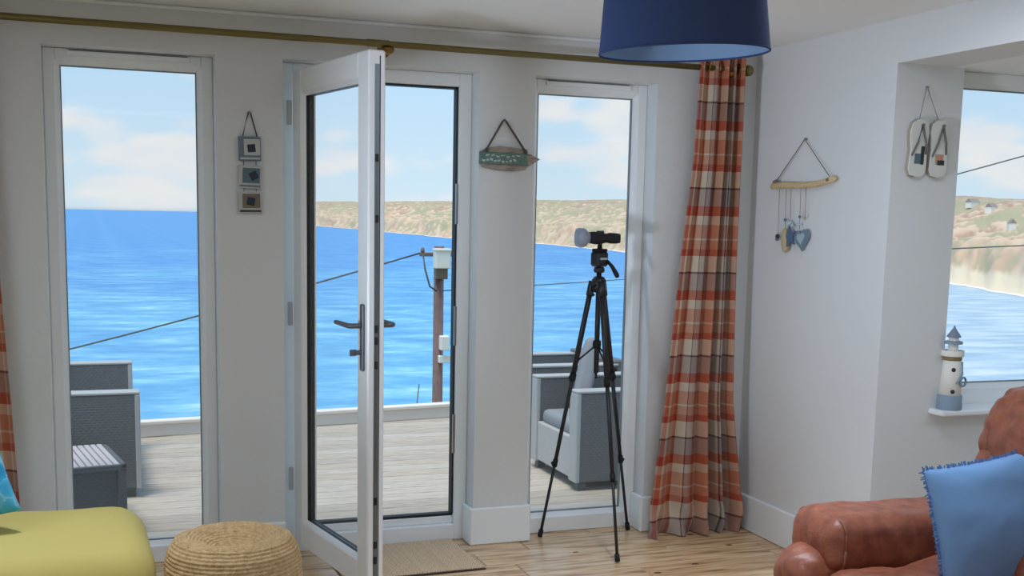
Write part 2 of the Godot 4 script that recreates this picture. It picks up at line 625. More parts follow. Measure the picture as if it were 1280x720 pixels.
func make_room() -> void:
	# back wall with three openings
	var st := begin()
	var b := -0.24
	add_box(st, Vector3(LX - 0.2, -0.3, b), Vector3(W1[0], CEIL + 0.2, 0))
	add_box(st, Vector3(W1[1], -0.3, b), Vector3(DR[0], CEIL + 0.2, 0))
	add_box(st, Vector3(DR[1], -0.3, b), Vector3(W3[0], CEIL + 0.2, 0))
	add_box(st, Vector3(W3[1], -0.3, b), Vector3(RX, CEIL + 0.2, 0))
	for o in [W1, DR, W3]:
		add_box(st, Vector3(o[0], HEAD, b), Vector3(o[1], CEIL + 0.2, 0))
	struct("wall_back", done(st), M.wall_paint)
	# right wall stub, header above the alcove, alcove walls
	st = begin()
	add_box(st, Vector3(RX, -0.3, b), Vector3(RX + 0.26, CEIL + 0.2, AZ))
	add_box(st, Vector3(RX, AH, AZ), Vector3(RX + 0.26, CEIL + 0.2, BZ))
	add_box(st, Vector3(RX, -0.3, 4.6), Vector3(RX + 0.26, AH, BZ))
	struct("wall_right", done(st), M.wall_paint)
	st = begin()
	var a0 := 2.575
	var a1 := 4.35
	add_box(st, Vector3(RX + 0.26, -0.3, AZ - 0.2), Vector3(a0, AH, AZ))
	add_box(st, Vector3(a0, -0.3, AZ - 0.2), Vector3(a1, 0.735, AZ))
	add_box(st, Vector3(a1, -0.3, AZ - 0.2), Vector3(AX + 0.2, AH, AZ))
	struct("wall_alcove", done(st), M.wall_paint)
	st = begin()   # far side of the alcove, with a window
	add_box(st, Vector3(AX, -0.3, AZ), Vector3(AX + 0.2, 0.735, 4.6))
	add_box(st, Vector3(AX, 0.735, AZ), Vector3(AX + 0.2, AH, AZ + 0.35))
	add_box(st, Vector3(AX, 0.735, 4.25), Vector3(AX + 0.2, AH, 4.6))
	add_box(st, Vector3(RX + 0.26, -0.3, 4.6), Vector3(AX + 0.2, AH, 4.8))
	struct("wall_bay", done(st), M.wall_paint)
	st = begin()
	add_box(st, Vector3(RX + 0.26, AH, AZ - 0.2), Vector3(AX + 0.2, AH + 0.2, 4.8))
	struct("ceiling_alcove", done(st), M.ceiling_paint)
	# left wall
	st = begin()
	add_box(st, Vector3(LX - 0.2, -0.3, 0), Vector3(LX, CEIL + 0.2, BZ))
	struct("wall_left", done(st), M.wall_paint)
	# wall behind the camera with a window
	st = begin()
	add_box(st, Vector3(LX - 0.2, -0.3, BZ), Vector3(-2.0, CEIL + 0.2, BZ + 0.2))
	add_box(st, Vector3(1.6, -0.3, BZ), Vector3(RX + 0.26, CEIL + 0.2, BZ + 0.2))
	add_box(st, Vector3(-2.0, -0.3, BZ), Vector3(1.6, 0.1, BZ + 0.2))
	add_box(st, Vector3(-2.0, 2.16, BZ), Vector3(1.6, CEIL + 0.2, BZ + 0.2))
	struct("wall_front", done(st), M.wall_paint)
	st = begin()
	add_box(st, Vector3(LX, CEIL, 0), Vector3(RX, CEIL + 0.2, BZ))
	struct("ceiling", done(st), M.ceiling_paint)
	# slim plaster cornice
	st = begin()
	add_bevel(st, Vector3(LX, CEIL - 0.016, 0), Vector3(RX, CEIL, 0.02), 0.008)
	struct("trim_1", done(st), M.ceiling_paint)

	# oak floor: boards across the room
	var fl := setting("floor")
	st = begin()
	add_box(st, Vector3(LX - 0.2, -0.3, b), Vector3(AX + 0.2, -0.012, BZ + 0.2))
	put("underlay", done(st), M.mat_edge, fl)
	var rng := RandomNumberGenerator.new()
	rng.seed = 4
	var lens := [0.9, 1.2, 1.5]
	var shapes := []
	for L in lens:
		shapes.append(bev(Vector3(0, -0.012, 0), Vector3(L - 0.003, 0, 0.1872), 0.0026))
	var z := -0.24
	var row := 0
	while z < BZ:
		var x := LX - rng.randf() * 0.8
		var end := RX if z < AZ - 0.1 or z > 4.6 else AX
		while x < end:
			var k := rng.randi() % 3
			if x + lens[k] > LX:
				put("plank", shapes[k], M["oak_%d" % (rng.randi() % 5)], fl, Vector3(x, 0, z))
			x += lens[k]
		z += 0.19
		row += 1
	# dark knots set in the boards beside the curtain and the door
	for kn in [[1.93, 0.118, 0.012], [2.02, 0.33, 0.010], [1.72, 0.55, 0.011], [1.50, 0.62, 0.012], [1.28, 0.24, 0.009]]:
		put("knot", lathe([Vector2(0, -0.001), Vector2(kn[2], -0.001), Vector2(kn[2] * 0.8, 0.0004), Vector2(0, 0.0004)], 12), M.knot, fl, Vector3(kn[0], 0.0002, kn[1])).scale = Vector3(1.8, 1, 1)

	# skirting boards
	var sk := func(called: String, list: Array) -> void:
		var s := begin()
		for q in list:
			add_bevel(s, q[0], q[1], 0.006)
		struct(called, done(s), M.gloss_white)
	var T := 0.018
	var HB := 0.174
	sk.call("baseboard_back", [
		[Vector3(LX, 0, 0), Vector3(W1[0] , HB, T)],
		[Vector3(W1[1], 0, 0), Vector3(DR[0], HB, T)],
		[Vector3(DR[1] - T, 0, -0.105), Vector3(DR[1], HB, 0.006)], [Vector3(DR[1] - T, 0, 0), Vector3(W3[0] + T, HB, T)], [Vector3(W3[0], 0, -0.105), Vector3(W3[0] + T, HB, 0.006)],
		[Vector3(W3[1] - T, 0, -0.105), Vector3(W3[1], HB, 0.006)], [Vector3(W3[1] - T, 0, 0), Vector3(RX, HB, T)]])
	sk.call("baseboard_right", [[Vector3(RX - T, 0, T), Vector3(RX, HB, AZ + T)]])
	sk.call("baseboard_alcove", [[Vector3(RX - T, 0, AZ), Vector3(AX, HB, AZ + T)]])
	sk.call("baseboard_left", [[Vector3(LX, 0, T), Vector3(LX + T, HB, BZ)]])

# a white plastic window: opening x0..x1, y0..y1 in a wall across z, front of the frame at zf
func plastic_window(called: String, x0: float, x1: float, y0: float, y1: float, zf: float, vent: bool, mull: Array = [], turned := false, cx := 0.0) -> void:
	var w := setting(called)
	if turned:
		w.position = Vector3(cx, 0, 0)
		w.rotation.y = PI / 2
	var fw := 0.046
	var d := 0.07
	var zb := zf - d
	var parts := [["frame_jamb", Vector3(x0, y0, zb), Vector3(x0 + fw, y1, zf)], ["frame_jamb", Vector3(x1 - fw, y0, zb), Vector3(x1, y1, zf)],
		["frame_head", Vector3(x0 + fw, y1 - fw, zb), Vector3(x1 - fw, y1, zf)], ["frame_sill", Vector3(x0 + fw, y0, zb), Vector3(x1 - fw, y0 + fw + 0.03, zf)]]
	for p in parts:
		put(p[0], bev(p[1], p[2], 0.004), M.upvc, w)
	var cuts := [x0 + fw] + mull + [x1 - fw]
	for k in cuts.size() - 1:
		var l: float = cuts[k] + (0.025 if k > 0 else 0.0)
		var r: float = cuts[k + 1] - (0.025 if k < cuts.size() - 2 else 0.0)
		if k > 0:
			put("mullion", bev(Vector3(cuts[k] - 0.025, y0 + fw, zb), Vector3(cuts[k] + 0.025, y1 - fw, zf), 0.004), M.upvc, w)
		var lo := y0 + fw + 0.03
		var hi := y1 - fw
		# sloped glazing beads, then the pane in its rubber
		var st := begin()
		var g := 0.018
		var zi := zf - 0.012
		var zg := zf - 0.03
		var o := [Vector3(l, lo, zi), Vector3(r, lo, zi), Vector3(r, hi, zi), Vector3(l, hi, zi)]
		var i := [Vector3(l + g, lo + g, zg), Vector3(r - g, lo + g, zg), Vector3(r - g, hi - g, zg), Vector3(l + g, hi - g, zg)]
		for q in 4:
			quad(st, o[q], o[(q + 1) % 4], i[(q + 1) % 4], i[q])
			var ob: Array = o.map(func(v): return Vector3(v.x, v.y, zb + 0.005))
			var ib: Array = i.map(func(v): return Vector3(v.x, v.y, zb + 0.02))
			quad(st, ob[(q + 1) % 4], ob[q], ib[q], ib[(q + 1) % 4])
			quad(st, i[q], i[(q + 1) % 4], ib[(q + 1) % 4], ib[q])
		put("glazing_bead", done(st), M.upvc, w)
		st = begin()
		var t := 0.004
		for q in 4:
			var A: Vector3 = i[q]
			var B: Vector3 = i[(q + 1) % 4]
			var m := Vector3((l + r) / 2, (lo + hi) / 2, zg)
			var A2 := A + Vector3(signf(m.x - A.x), signf(m.y - A.y), 0) * t
			var B2 := B + Vector3(signf(m.x - B.x), signf(m.y - B.y), 0) * t
			quad(st, A + Vector3(0, 0, 0.001), B + Vector3(0, 0, 0.001), B2 + Vector3(0, 0, 0.001), A2 + Vector3(0, 0, 0.001))
			quad(st, A2 + Vector3(0, 0, 0.001), B2 + Vector3(0, 0, 0.001), B2 + Vector3(0, 0, -0.016), A2 + Vector3(0, 0, -0.016))
		put("rubber_gasket", done(st), M.grey_rubber, w)
		put("glass_pane", bev(Vector3(l + g, lo + g, zg - 0.012), Vector3(r - g, hi - g, zg - 0.008), 0.0005), M.glass, w)
	if vent:
		var v := put("trickle_vent", bev(Vector3(x0 + 0.09, y1 - 0.03, zf), Vector3(x1 - 0.09, y1 - 0.009, zf + 0.012), 0.003), M.upvc, w)
		put("vent_slot", bev(Vector3(x0 + 0.10, y1 - 0.0105, zf), Vector3(x1 - 0.10, y1 - 0.006, zf + 0.009), 0.001), M.slot_dark, v)

func make_windows() -> void:
	plastic_window("window_1", W1[0], W1[1], 0.0, HEAD, -0.105, true)
	plastic_window("window_2", W3[0], W3[1], 0.0, HEAD, -0.105, true)
	plastic_window("window_3", 2.575, 4.35, 0.735, AH, 0.965, false, [3.46])
	plastic_window("window_4", -4.25, -1.384, 0.735, AH, 0.1, false, [-2.8], true, AX)
	plastic_window("window_5", -2.0, 1.6, 0.1, 2.16, BZ + 0.1, false, [-0.8, 0.4])
	# window board in the alcove
	var wb := put("trim_2", bev(Vector3(2.515, 0.722, 0.965), Vector3(4.41, 0.744, AZ + 0.085), 0.005), M.gloss_white)
	wb.set_meta("kind", "structure")
	used["trim_2"] = 0

func make_door() -> void:
	var d := setting("door_1")
	var zf := -0.105
	var zb := -0.175
	var f := 0.058
	put("frame_jamb", bev(Vector3(DR[0], 0, zb), Vector3(DR[0] + f, HEAD, zf), 0.004), M.upvc, d)
	put("frame_jamb", bev(Vector3(DR[1] - f, 0, zb), Vector3(DR[1], HEAD, zf), 0.004), M.upvc, d)
	put("frame_head", bev(Vector3(DR[0] + f, HEAD - f, zb), Vector3(DR[1] - f, HEAD, zf), 0.004), M.upvc, d)
	put("threshold", bev(Vector3(DR[0] + f, 0, zb), Vector3(DR[1] - f, 0.075, zf), 0.004), M.upvc, d)
	put("threshold_step", bev(Vector3(DR[0] + f, 0.075, zb), Vector3(DR[1] - f, 0.11, zb + 0.045), 0.004), M.upvc, d)
	# black weather seal round the inner edge of the frame
	var st := begin()
	add_box(st, Vector3(DR[1] - f - 0.008, 0.12, zb + 0.004), Vector3(DR[1] - f, HEAD - f, zf - 0.02))
	add_box(st, Vector3(DR[0] + f, HEAD - f - 0.008, zb + 0.004), Vector3(DR[1] - f, HEAD - f, zf - 0.02))
	add_box(st, Vector3(DR[0] + f, 0.11, zb + 0.004), Vector3(DR[1] - f, 0.122, zf - 0.03))
	put("weather_seal", done(st), M.gasket, d)
	for y in [0.5, 1.0, 1.55]:
		put("keep_plate", bev(Vector3(DR[1] - f - 0.0095, y - 0.09, zf - 0.018), Vector3(DR[1] - f + 0.001, y + 0.09, zf - 0.003), 0.001), M.steel, d)
	# the leaf, swung into the room about its left edge; local x along the leaf, z = inner face
	var leaf := Node3D.new()
	leaf.name = "leaf"
	d.add_child(leaf)
	leaf.position = Vector3(0.060, 0.0, -0.05)
	leaf.rotation.y = -atan2(0.775, 0.148)
	var L := 0.789
	var y0 := 0.066
	var y1 := 2.083
	var s := 0.098
	var t := 0.068
	put("stile", bev(Vector3(0, y0, -t), Vector3(s, y1, 0), 0.006), M.upvc, leaf)
	put("stile", bev(Vector3(L - s, y0, -t), Vector3(L, y1, 0), 0.006), M.upvc, leaf)
	put("top_rail", bev(Vector3(s, y1 - s, -t), Vector3(L - s, y1, 0), 0.006), M.upvc, leaf)
	put("bottom_rail", bev(Vector3(s, y0, -t), Vector3(L - s, y0 + s + 0.01, 0), 0.006), M.upvc, leaf)
	# bead and dark rubber round the pane
	st = begin()
	var o := [Vector3(s, y0 + s + 0.01, -0.004), Vector3(L - s, y0 + s + 0.01, -0.004), Vector3(L - s, y1 - s, -0.004), Vector3(s, y1 - s, -0.004)]
	var g := 0.012
	var i := [Vector3(s + g, y0 + s + 0.01 + g, -0.02), Vector3(L - s - g, y0 + s + 0.01 + g, -0.02), Vector3(L - s - g, y1 - s - g, -0.02), Vector3(s + g, y1 - s - g, -0.02)]
	for q in 4:
		quad(st, o[q], o[(q + 1) % 4], i[(q + 1) % 4], i[q])
	put("glazing_bead", done(st), M.upvc, leaf)
	st = begin()
	for q in 4:
		var A: Vector3 = i[q]
		var B: Vector3 = i[(q + 1) % 4]
		quad(st, A, B, B + Vector3(0, 0, -0.034), A + Vector3(0, 0, -0.034))
	put("rubber_gasket", done(st), M.gasket, leaf)
	put("glass_pane", bev(Vector3(s + g, y0 + s + 0.01 + g, -0.040), Vector3(L - s - g, y1 - s - g, -0.036), 0.0005), M.glass, leaf)
	# lock edge: a recessed metal strip with latches
	put("lock_strip", bev(Vector3(L - 0.0005, y0 + 0.03, -t * 0.62), Vector3(L + 0.0015, y1 - 0.05, -t * 0.36), 0.0005), M.strip_metal, leaf)
	for y in [0.19, 0.25, 0.42, 0.94, 1.03, 1.075, 1.48, 1.70]:
		put("latch", bev(Vector3(L + 0.001, y - 0.014, -t * 0.58), Vector3(L + 0.006, y + 0.014, -t * 0.40), 0.001), M.gasket, leaf)
	put("edge_groove", bev(Vector3(L - 0.001, y0 + 0.02, -t * 0.70), Vector3(L + 0.0008, y1 - 0.02, -t * 0.64), 0.0004), M.gasket, leaf)
	# lever handle on a long back plate, both sides
	var hx := L - 0.040
	for side in [1.0, -1.0]:
		var zb2 := 0.0 if side > 0 else -t
		put("handle_plate", bev(Vector3(hx - 0.015, 0.915, minf(zb2, zb2 + side * 0.010)), Vector3(hx + 0.015, 1.165, maxf(zb2, zb2 + side * 0.010)), 0.004), M.handle_grey, leaf)
		st = begin(true)
		var hz: float = zb2 + side * 0.055
		add_tube(st, [Vector3(hx, 1.085, zb2), Vector3(hx, 1.085, hz - side * 0.008), Vector3(hx - 0.006, 1.085, hz), Vector3(hx - 0.03, 1.086, hz), Vector3(hx - 0.125, 1.09, hz + side * 0.004), Vector3(hx - 0.135, 1.09, hz)], [0.010, 0.010, 0.010, 0.010, 0.0085, 0.006], 12)
		put("lever", done(st), M.handle_grey, leaf)
	put("key_barrel", lathe([Vector2(0, 0), Vector2(0.009, 0), Vector2(0.009, 0.022), Vector2(0, 0.022)], 14, false), M.handle_grey, leaf, Vector3(hx, 0.985, 0.008), Vector3(PI / 2, 0, 0))
	put("key", bevc(Vector3(0.004, 0.024, 0.026), 0.001), M.handle_grey, leaf, Vector3(hx, 0.985, 0.042))
	for y in [0.30, 1.02, 1.86]:
		put("hinge", lathe([Vector2(0, 0), Vector2(0.010, 0), Vector2(0.011, 0.004), Vector2(0.011, 0.096), Vector2(0.010, 0.1), Vector2(0, 0.1)], 14), M.hinge_white, d, Vector3(0.046, y, -0.045))

# ------------------------------------------------------------------ curtains and rail
func curve(pts: Array, y: float) -> float:
	for k in pts.size() - 1:
		if y <= pts[k][0] and y >= pts[k + 1][0]:
			var t: float = (pts[k][0] - y) / (pts[k][0] - pts[k + 1][0])
			return lerpf(pts[k][1], pts[k + 1][1], t)
	return pts[0][1] if y > pts[0][0] else pts[-1][1]

func curtain_mesh(left: Array, right: Array, folds: Callable, cloth_width: float, shift: float) -> ArrayMesh:
	var st := begin(true)
	var NX := 120
	var NY := 60
	var y1 := 2.245
	var y0 := 0.006
	var g := []
	for j in NY + 1:
		var row := []
		var y := lerpf(y0, y1, float(j) / NY)
		for i in NX + 1:
			var s := float(i) / NX
			var f: Vector2 = folds.call(s, y)
			row.append(Vector3(lerpf(curve(left, y), curve(right, y), clampf(s + f.x, 0, 1)), y + f.y * 0.0, 0.085 + f.y))
		g.append(row)
	for j in NY:
		for i in NX:
			var q := [[j, i], [j + 1, i + 1], [j, i + 1], [j, i], [j + 1, i], [j + 1, i + 1]]
			for k in q:
				st.set_uv(Vector2(float(k[1]) / NX * cloth_width / 0.39 + shift, -g[k[0]][k[1]].y / 0.392 + 0.215))
				st.add_vertex(g[k[0]][k[1]])
	return done(st)

func make_curtains() -> void:
	var rail := thing("curtain_rail", "long brushed brass curtain rail running above the glazed door", "curtain rail", Vector3(0, 2.2, 0.085))
	put("pole", tube([Vector3(-2.3, 0, 0), Vector3(2.125, -0.006, 0)], 0.0135, 16), M.brass_rail, rail)
	for s in [[2.15, -0.006], [-2.325, 0.0]]:
		put("finial", lathe([Vector2(0, -0.026), Vector2(0.014, -0.023), Vector2(0.023, -0.013), Vector2(0.026, 0), Vector2(0.023, 0.013), Vector2(0.014, 0.023), Vector2(0, 0.026)], 20), M.brass_rail, rail, Vector3(s[0], s[1], 0))
		put("finial_collar", lathe([Vector2(0.0, -0.004), Vector2(0.019, -0.004), Vector2(0.019, 0.004), Vector2(0, 0.004)], 18, false), M.brass_rail, rail, Vector3(s[0] - signf(s[0]) * 0.036, s[1], 0), Vector3(0, 0, PI / 2))
	put("joining_sleeve", tube([Vector3(0.345, -0.003, 0), Vector3(0.44, -0.003, 0)], 0.0155, 16), M.brass_rail, rail)
	for x in [0.435, -2.1, 2.06]:
		var b := put("bracket", tube([Vector3(x, -0.022, 0), Vector3(x, -0.022, -0.082)], 0.007, 12), M.brass_ball, rail)
		put("bracket_cup", lathe([Vector2(0, -0.045), Vector2(0.012, -0.043), Vector2(0.021, -0.036), Vector2(0.025, -0.026), Vector2(0.025, -0.02), Vector2(0.018, -0.016), Vector2(0, -0.016)], 20), M.brass_ball, b, Vector3(x, 0, 0))
		put("wall_rose", lathe([Vector2(0, 0), Vector2(0.028, 0), Vector2(0.026, 0.005), Vector2(0.012, 0.008), Vector2(0, 0.008)], 20), M.brass_ball, b, Vector3(x, -0.022, -0.085), Vector3(PI / 2, 0, 0))

	# right-hand curtain, gathered, splaying towards the floor
	var left := [[2.25, 1.895], [1.775, 1.876], [1.297, 1.826], [0.658, 1.772], [0.20, 1.722], [0.0, 1.697]]
	var right := [[2.25, 2.118], [1.3, 2.118], [0.65, 2.130], [0.25, 2.185], [0.1, 2.200], [0.0, 2.190]]
	var folds := func(s: float, y: float) -> Vector2:
		var low := clampf((2.2 - y) / 2.2, 0, 1)
		var a := 0.036 + 0.026 * low
		var z := 0.0
		if s < 0.50:
			z = 0.020 * sin(s / 0.50 * TAU * 1.5 + 0.4) * (0.6 + low) + 0.004
		else:
			z = a * sin((s - 0.50) / 0.50 * TAU * 2.5 - 0.9 + 0.3 * sin(y * 1.7))
		z += 0.005 * sin(s * 40.0 + y * 2.0) * low
		# rumples where the hem meets the floor
		var hem := clampf((0.24 - y) / 0.24, 0, 1)
		z += hem * (0.022 * sin(s * 23.0 + y * 30.0) + 0.018)
		return Vector2(0.03 * sin(s * TAU * 2.0) * clampf((s - 0.4) * 4.0, 0, 1), clampf(z, -0.062, 0.11))
	var c := thing("curtain", "terracotta and cream plaid curtain gathered in the corner beside the tripod", "curtain", Vector3.ZERO, 0, "plaid curtains")
	put("cloth", curtain_mesh(left, right, folds, 0.95, 0.18), M.plaid, c)
	for x in [1.935, 1.99, 2.045, 2.095]:
		put("eyelet", ring(0.019, 0.004), M.brass_ball, c, Vector3(x, 2.2, 0.085), Vector3(0, 0.25, 0))
	# left-hand curtain, only its edge is in sight
	var l2 := [[2.25, -1.62], [0.0, -1.70]]
	var r2 := [[2.25, -1.12], [1.22, -1.075], [0.376, -1.037], [0.0, -1.02]]
	var folds2 := func(s: float, y: float) -> Vector2:
		return Vector2(0, 0.04 * sin(s * TAU * 5.0 + 0.4 * sin(y)) * clampf((1.05 - s) * 6.0, 0.15, 1))
	c = thing("curtain", "terracotta and cream plaid curtain beside the tall window, behind the turquoise cushion", "curtain", Vector3.ZERO, 0, "plaid curtains")
	put("cloth", curtain_mesh(l2, r2, folds2, 1.3, 0.35), M.plaid, c)
	for k in 6:
		put("eyelet", ring(0.019, 0.004), M.brass_ball, c, Vector3(-1.58 + 0.09 * k, 2.2, 0.085), Vector3(0, 0.25, 0))

# a ring about the x axis
func ring(R: float, r: float, n := 24) -> ArrayMesh:
	var st := begin(true)
	var m := 8
	for i in n:
		for j in m:
			var f := func(a: int, b: int) -> Vector3:
				var p := TAU * a / n
				var q := TAU * b / m
				return Vector3(r * sin(q), (R + r * cos(q)) * cos(p), (R + r * cos(q)) * sin(p))
			quad(st, f.call(i, j), f.call(i, j + 1), f.call(i + 1, j + 1), f.call(i + 1, j))
	return done(st)

# ------------------------------------------------------------------ lamp
func make_lamp() -> void:
	var o := thing("pendant_lamp", "navy blue drum pendant lampshade hanging from the ceiling", "lamp", Vector3(0.601, 0, 2.368))
	var r0 := 0.2025
	var r1 := 0.178
	var y0 := -0.0
	var y1 := 0.262
	var sh := Node3D.new()
	sh.name = "lampshade"
	o.add_child(sh)
	sh.position = Vector3(0, 1.893, 0)
	sh.rotation = Vector3(0, 0.34, deg_to_rad(2.6))
	put("shade_cloth", lathe([Vector2(r0 - 0.002, y0), Vector2(r0, y0), Vector2(r0, y0 + 0.001), Vector2((r0 + r1) / 2, (y0 + y1) / 2), Vector2(r1, y1), Vector2(r1 - 0.002, y1)], 96), M.shade_navy, sh)
	put("lining", lathe([Vector2(r1 - 0.002, y1), Vector2((r0 + r1) / 2 - 0.002, (y0 + y1) / 2), Vector2(r0 - 0.002, y0 + 0.002)], 96), M.shade_lining, sh)
	var rim := ring(r0 - 0.001, 0.0026, 96)
	put("rim", rim, M.shade_navy, sh, Vector3(0, y0, 0), Vector3(0, 0, PI / 2))
	put("rim", ring(r1 - 0.001, 0.0022, 96), M.shade_navy, sh, Vector3(0, y1, 0), Vector3(0, 0, PI / 2))
	for k in 3:
		var a := TAU * k / 3
		put("spider_arm", tube([Vector3(0, 0.22, 0), Vector3(cos(a) * 0.181, 0.245, sin(a) * 0.181)], 0.0022, 8), M.lamp_white, sh)
	put("bulb_holder", lathe([Vector2(0, 0.13), Vector2(0.019, 0.13), Vector2(0.02, 0.2), Vector2(0.014, 0.235), Vector2(0, 0.237)], 20), M.lamp_white, sh)
	put("bulb", lathe([Vector2(0, 0.07), Vector2(0.015, 0.073), Vector2(0.024, 0.085), Vector2(0.026, 0.098), Vector2(0.02, 0.115), Vector2(0.013, 0.13), Vector2(0, 0.131)], 20), M.lamp_white, sh)
	put("flex", tube([Vector3(-0.006, 2.12, 0), Vector3(0, 2.27, 0)], 0.003, 8), M.lamp_white, o)
	put("ceiling_rose", lathe([Vector2(0, 2.262), Vector2(0.02, 2.264), Vector2(0.042, 2.278), Vector2(0.045, 2.298), Vector2(0, 2.298)], 28), M.lamp_white, o)

# ceiling panels added out of view to brighten the room and the alcove
func make_fill_lights() -> void:
	var spots := [[Vector3(-1.9, CEIL, 1.8), "added unseen fill light panel by the left wall", 0.8],
		[Vector3(1.30, CEIL, 2.05), "added unseen fill light panel above the leather recliner", 1.25],
		[Vector3(-0.4, CEIL, 4.9), "added unseen fill light panel near the rear glazed wall", 1.3],
		[Vector3(3.4, AH, 3.0), "added unseen fill light panel in the alcove", 0.8]]
	for s in spots:
		var o := thing("fill_panel", s[1], "light", s[0], PI / 2 if s[0].x < -1 else 0.0, "added fill light panels")
		put("frame", bev(Vector3(-0.62, -0.014, -0.32), Vector3(0.62, 0, 0.32), 0.004), M.lamp_white, o)
		put("diffuser", bev(Vector3(-0.6, -0.016, -0.3), Vector3(0.6, -0.010, 0.3), 0.001), M.fill_glow, o)
		var l := AreaLight3D.new()
		l.name = "fill_panel_light"
		l.area_size = Vector2(1.2, 0.6)
		l.light_energy = s[2]
		l.light_color = c8(222, 236, 255)
		l.area_range = 14.0
		l.area_attenuation = 2.0
		l.shadow_enabled = true
		o.add_child(l)
		l.position = Vector3(0, -0.02, 0)
		l.rotation = Vector3(-PI / 2, 0, 0)
	# unseen floor lamp, added to brighten the right wall and the ceiling
	var fl := thing("added_floor_lamp", "added unseen floor lamp by the left wall, fill light for the right wall", "lamp", Vector3(-2.3, 0, 2.6))
	put("base", lathe([Vector2(0, 0), Vector2(0.15, 0), Vector2(0.15, 0.015), Vector2(0.02, 0.03), Vector2(0, 0.03)], 28), M.lamp_white, fl)
	put("stem", tube([Vector3(0, 0.02, 0), Vector3(0, 0.72, 0)], 0.011, 12), M.lamp_white, fl)
	var aim := Vector3(4.55, 1.3, -1.80).normalized()
	put("head", tube([Vector3(0, 0.75, 0) - aim * 0.12, Vector3(0, 0.75, 0) + aim * 0.04], 0.215, 36), M.lamp_white, fl)
	put("lens", tube([Vector3(0, 0.75, 0) + aim * 0.04, Vector3(0, 0.75, 0) + aim * 0.044], 0.20, 36), M.fill_glow, fl)
	var sp := SpotLight3D.new()
	sp.name = "added_floor_lamp_beam"
	sp.light_size = 0.20
	sp.spot_angle = 27.0
	sp.spot_angle_attenuation = 1.0
	sp.spot_range = 14.0
	sp.spot_attenuation = 2.0
	sp.light_energy = 6.0
	sp.light_color = c8(216, 232, 255)
	sp.shadow_enabled = true
	fl.add_child(sp)
	var hd := fl.position + Vector3(0, 0.75, 0) + aim * 0.26
	sp.look_at_from_position(hd, hd + aim)
	# round spots added unseen to brighten the seats and the floor by the door
	for d in [[Vector3(-0.95, CEIL, 1.05), Vector3(0, 0, 0), 2.0, "added unseen ceiling fill spot above the yellow footstool"],
			[Vector3(1.15, CEIL, 1.35), Vector3(0.10, 0, -0.12), 2.7, "added unseen ceiling fill spot between the pendant lamp and the tripod"]]:
		var o := thing("fill_downlight", d[3], "light", d[0], 0.0, "added ceiling fill spots")
		put("bezel", lathe([Vector2(0, -0.006), Vector2(0.10, -0.008), Vector2(0.115, -0.005), Vector2(0.116, 0), Vector2(0, 0)], 32), M.lamp_white, o)
		put("lens", lathe([Vector2(0, -0.010), Vector2(0.088, -0.010), Vector2(0.09, -0.006), Vector2(0, -0.006)], 32, false), M.fill_glow, o)
		var l := SpotLight3D.new()
		l.name = "fill_downlight_beam"
		l.light_size = 0.09
		l.spot_angle = 37.0
		l.spot_angle_attenuation = 1.0
		l.spot_range = 14.0
		l.spot_attenuation = 2.0
		l.light_energy = d[2]
		l.light_color = c8(228, 238, 255)
		l.shadow_enabled = true
		o.add_child(l)
		var from: Vector3 = d[0] + Vector3(0, -0.11, 0)
		l.look_at_from_position(from, from + Vector3(0, -2.2, 0) + d[1], Vector3.BACK)

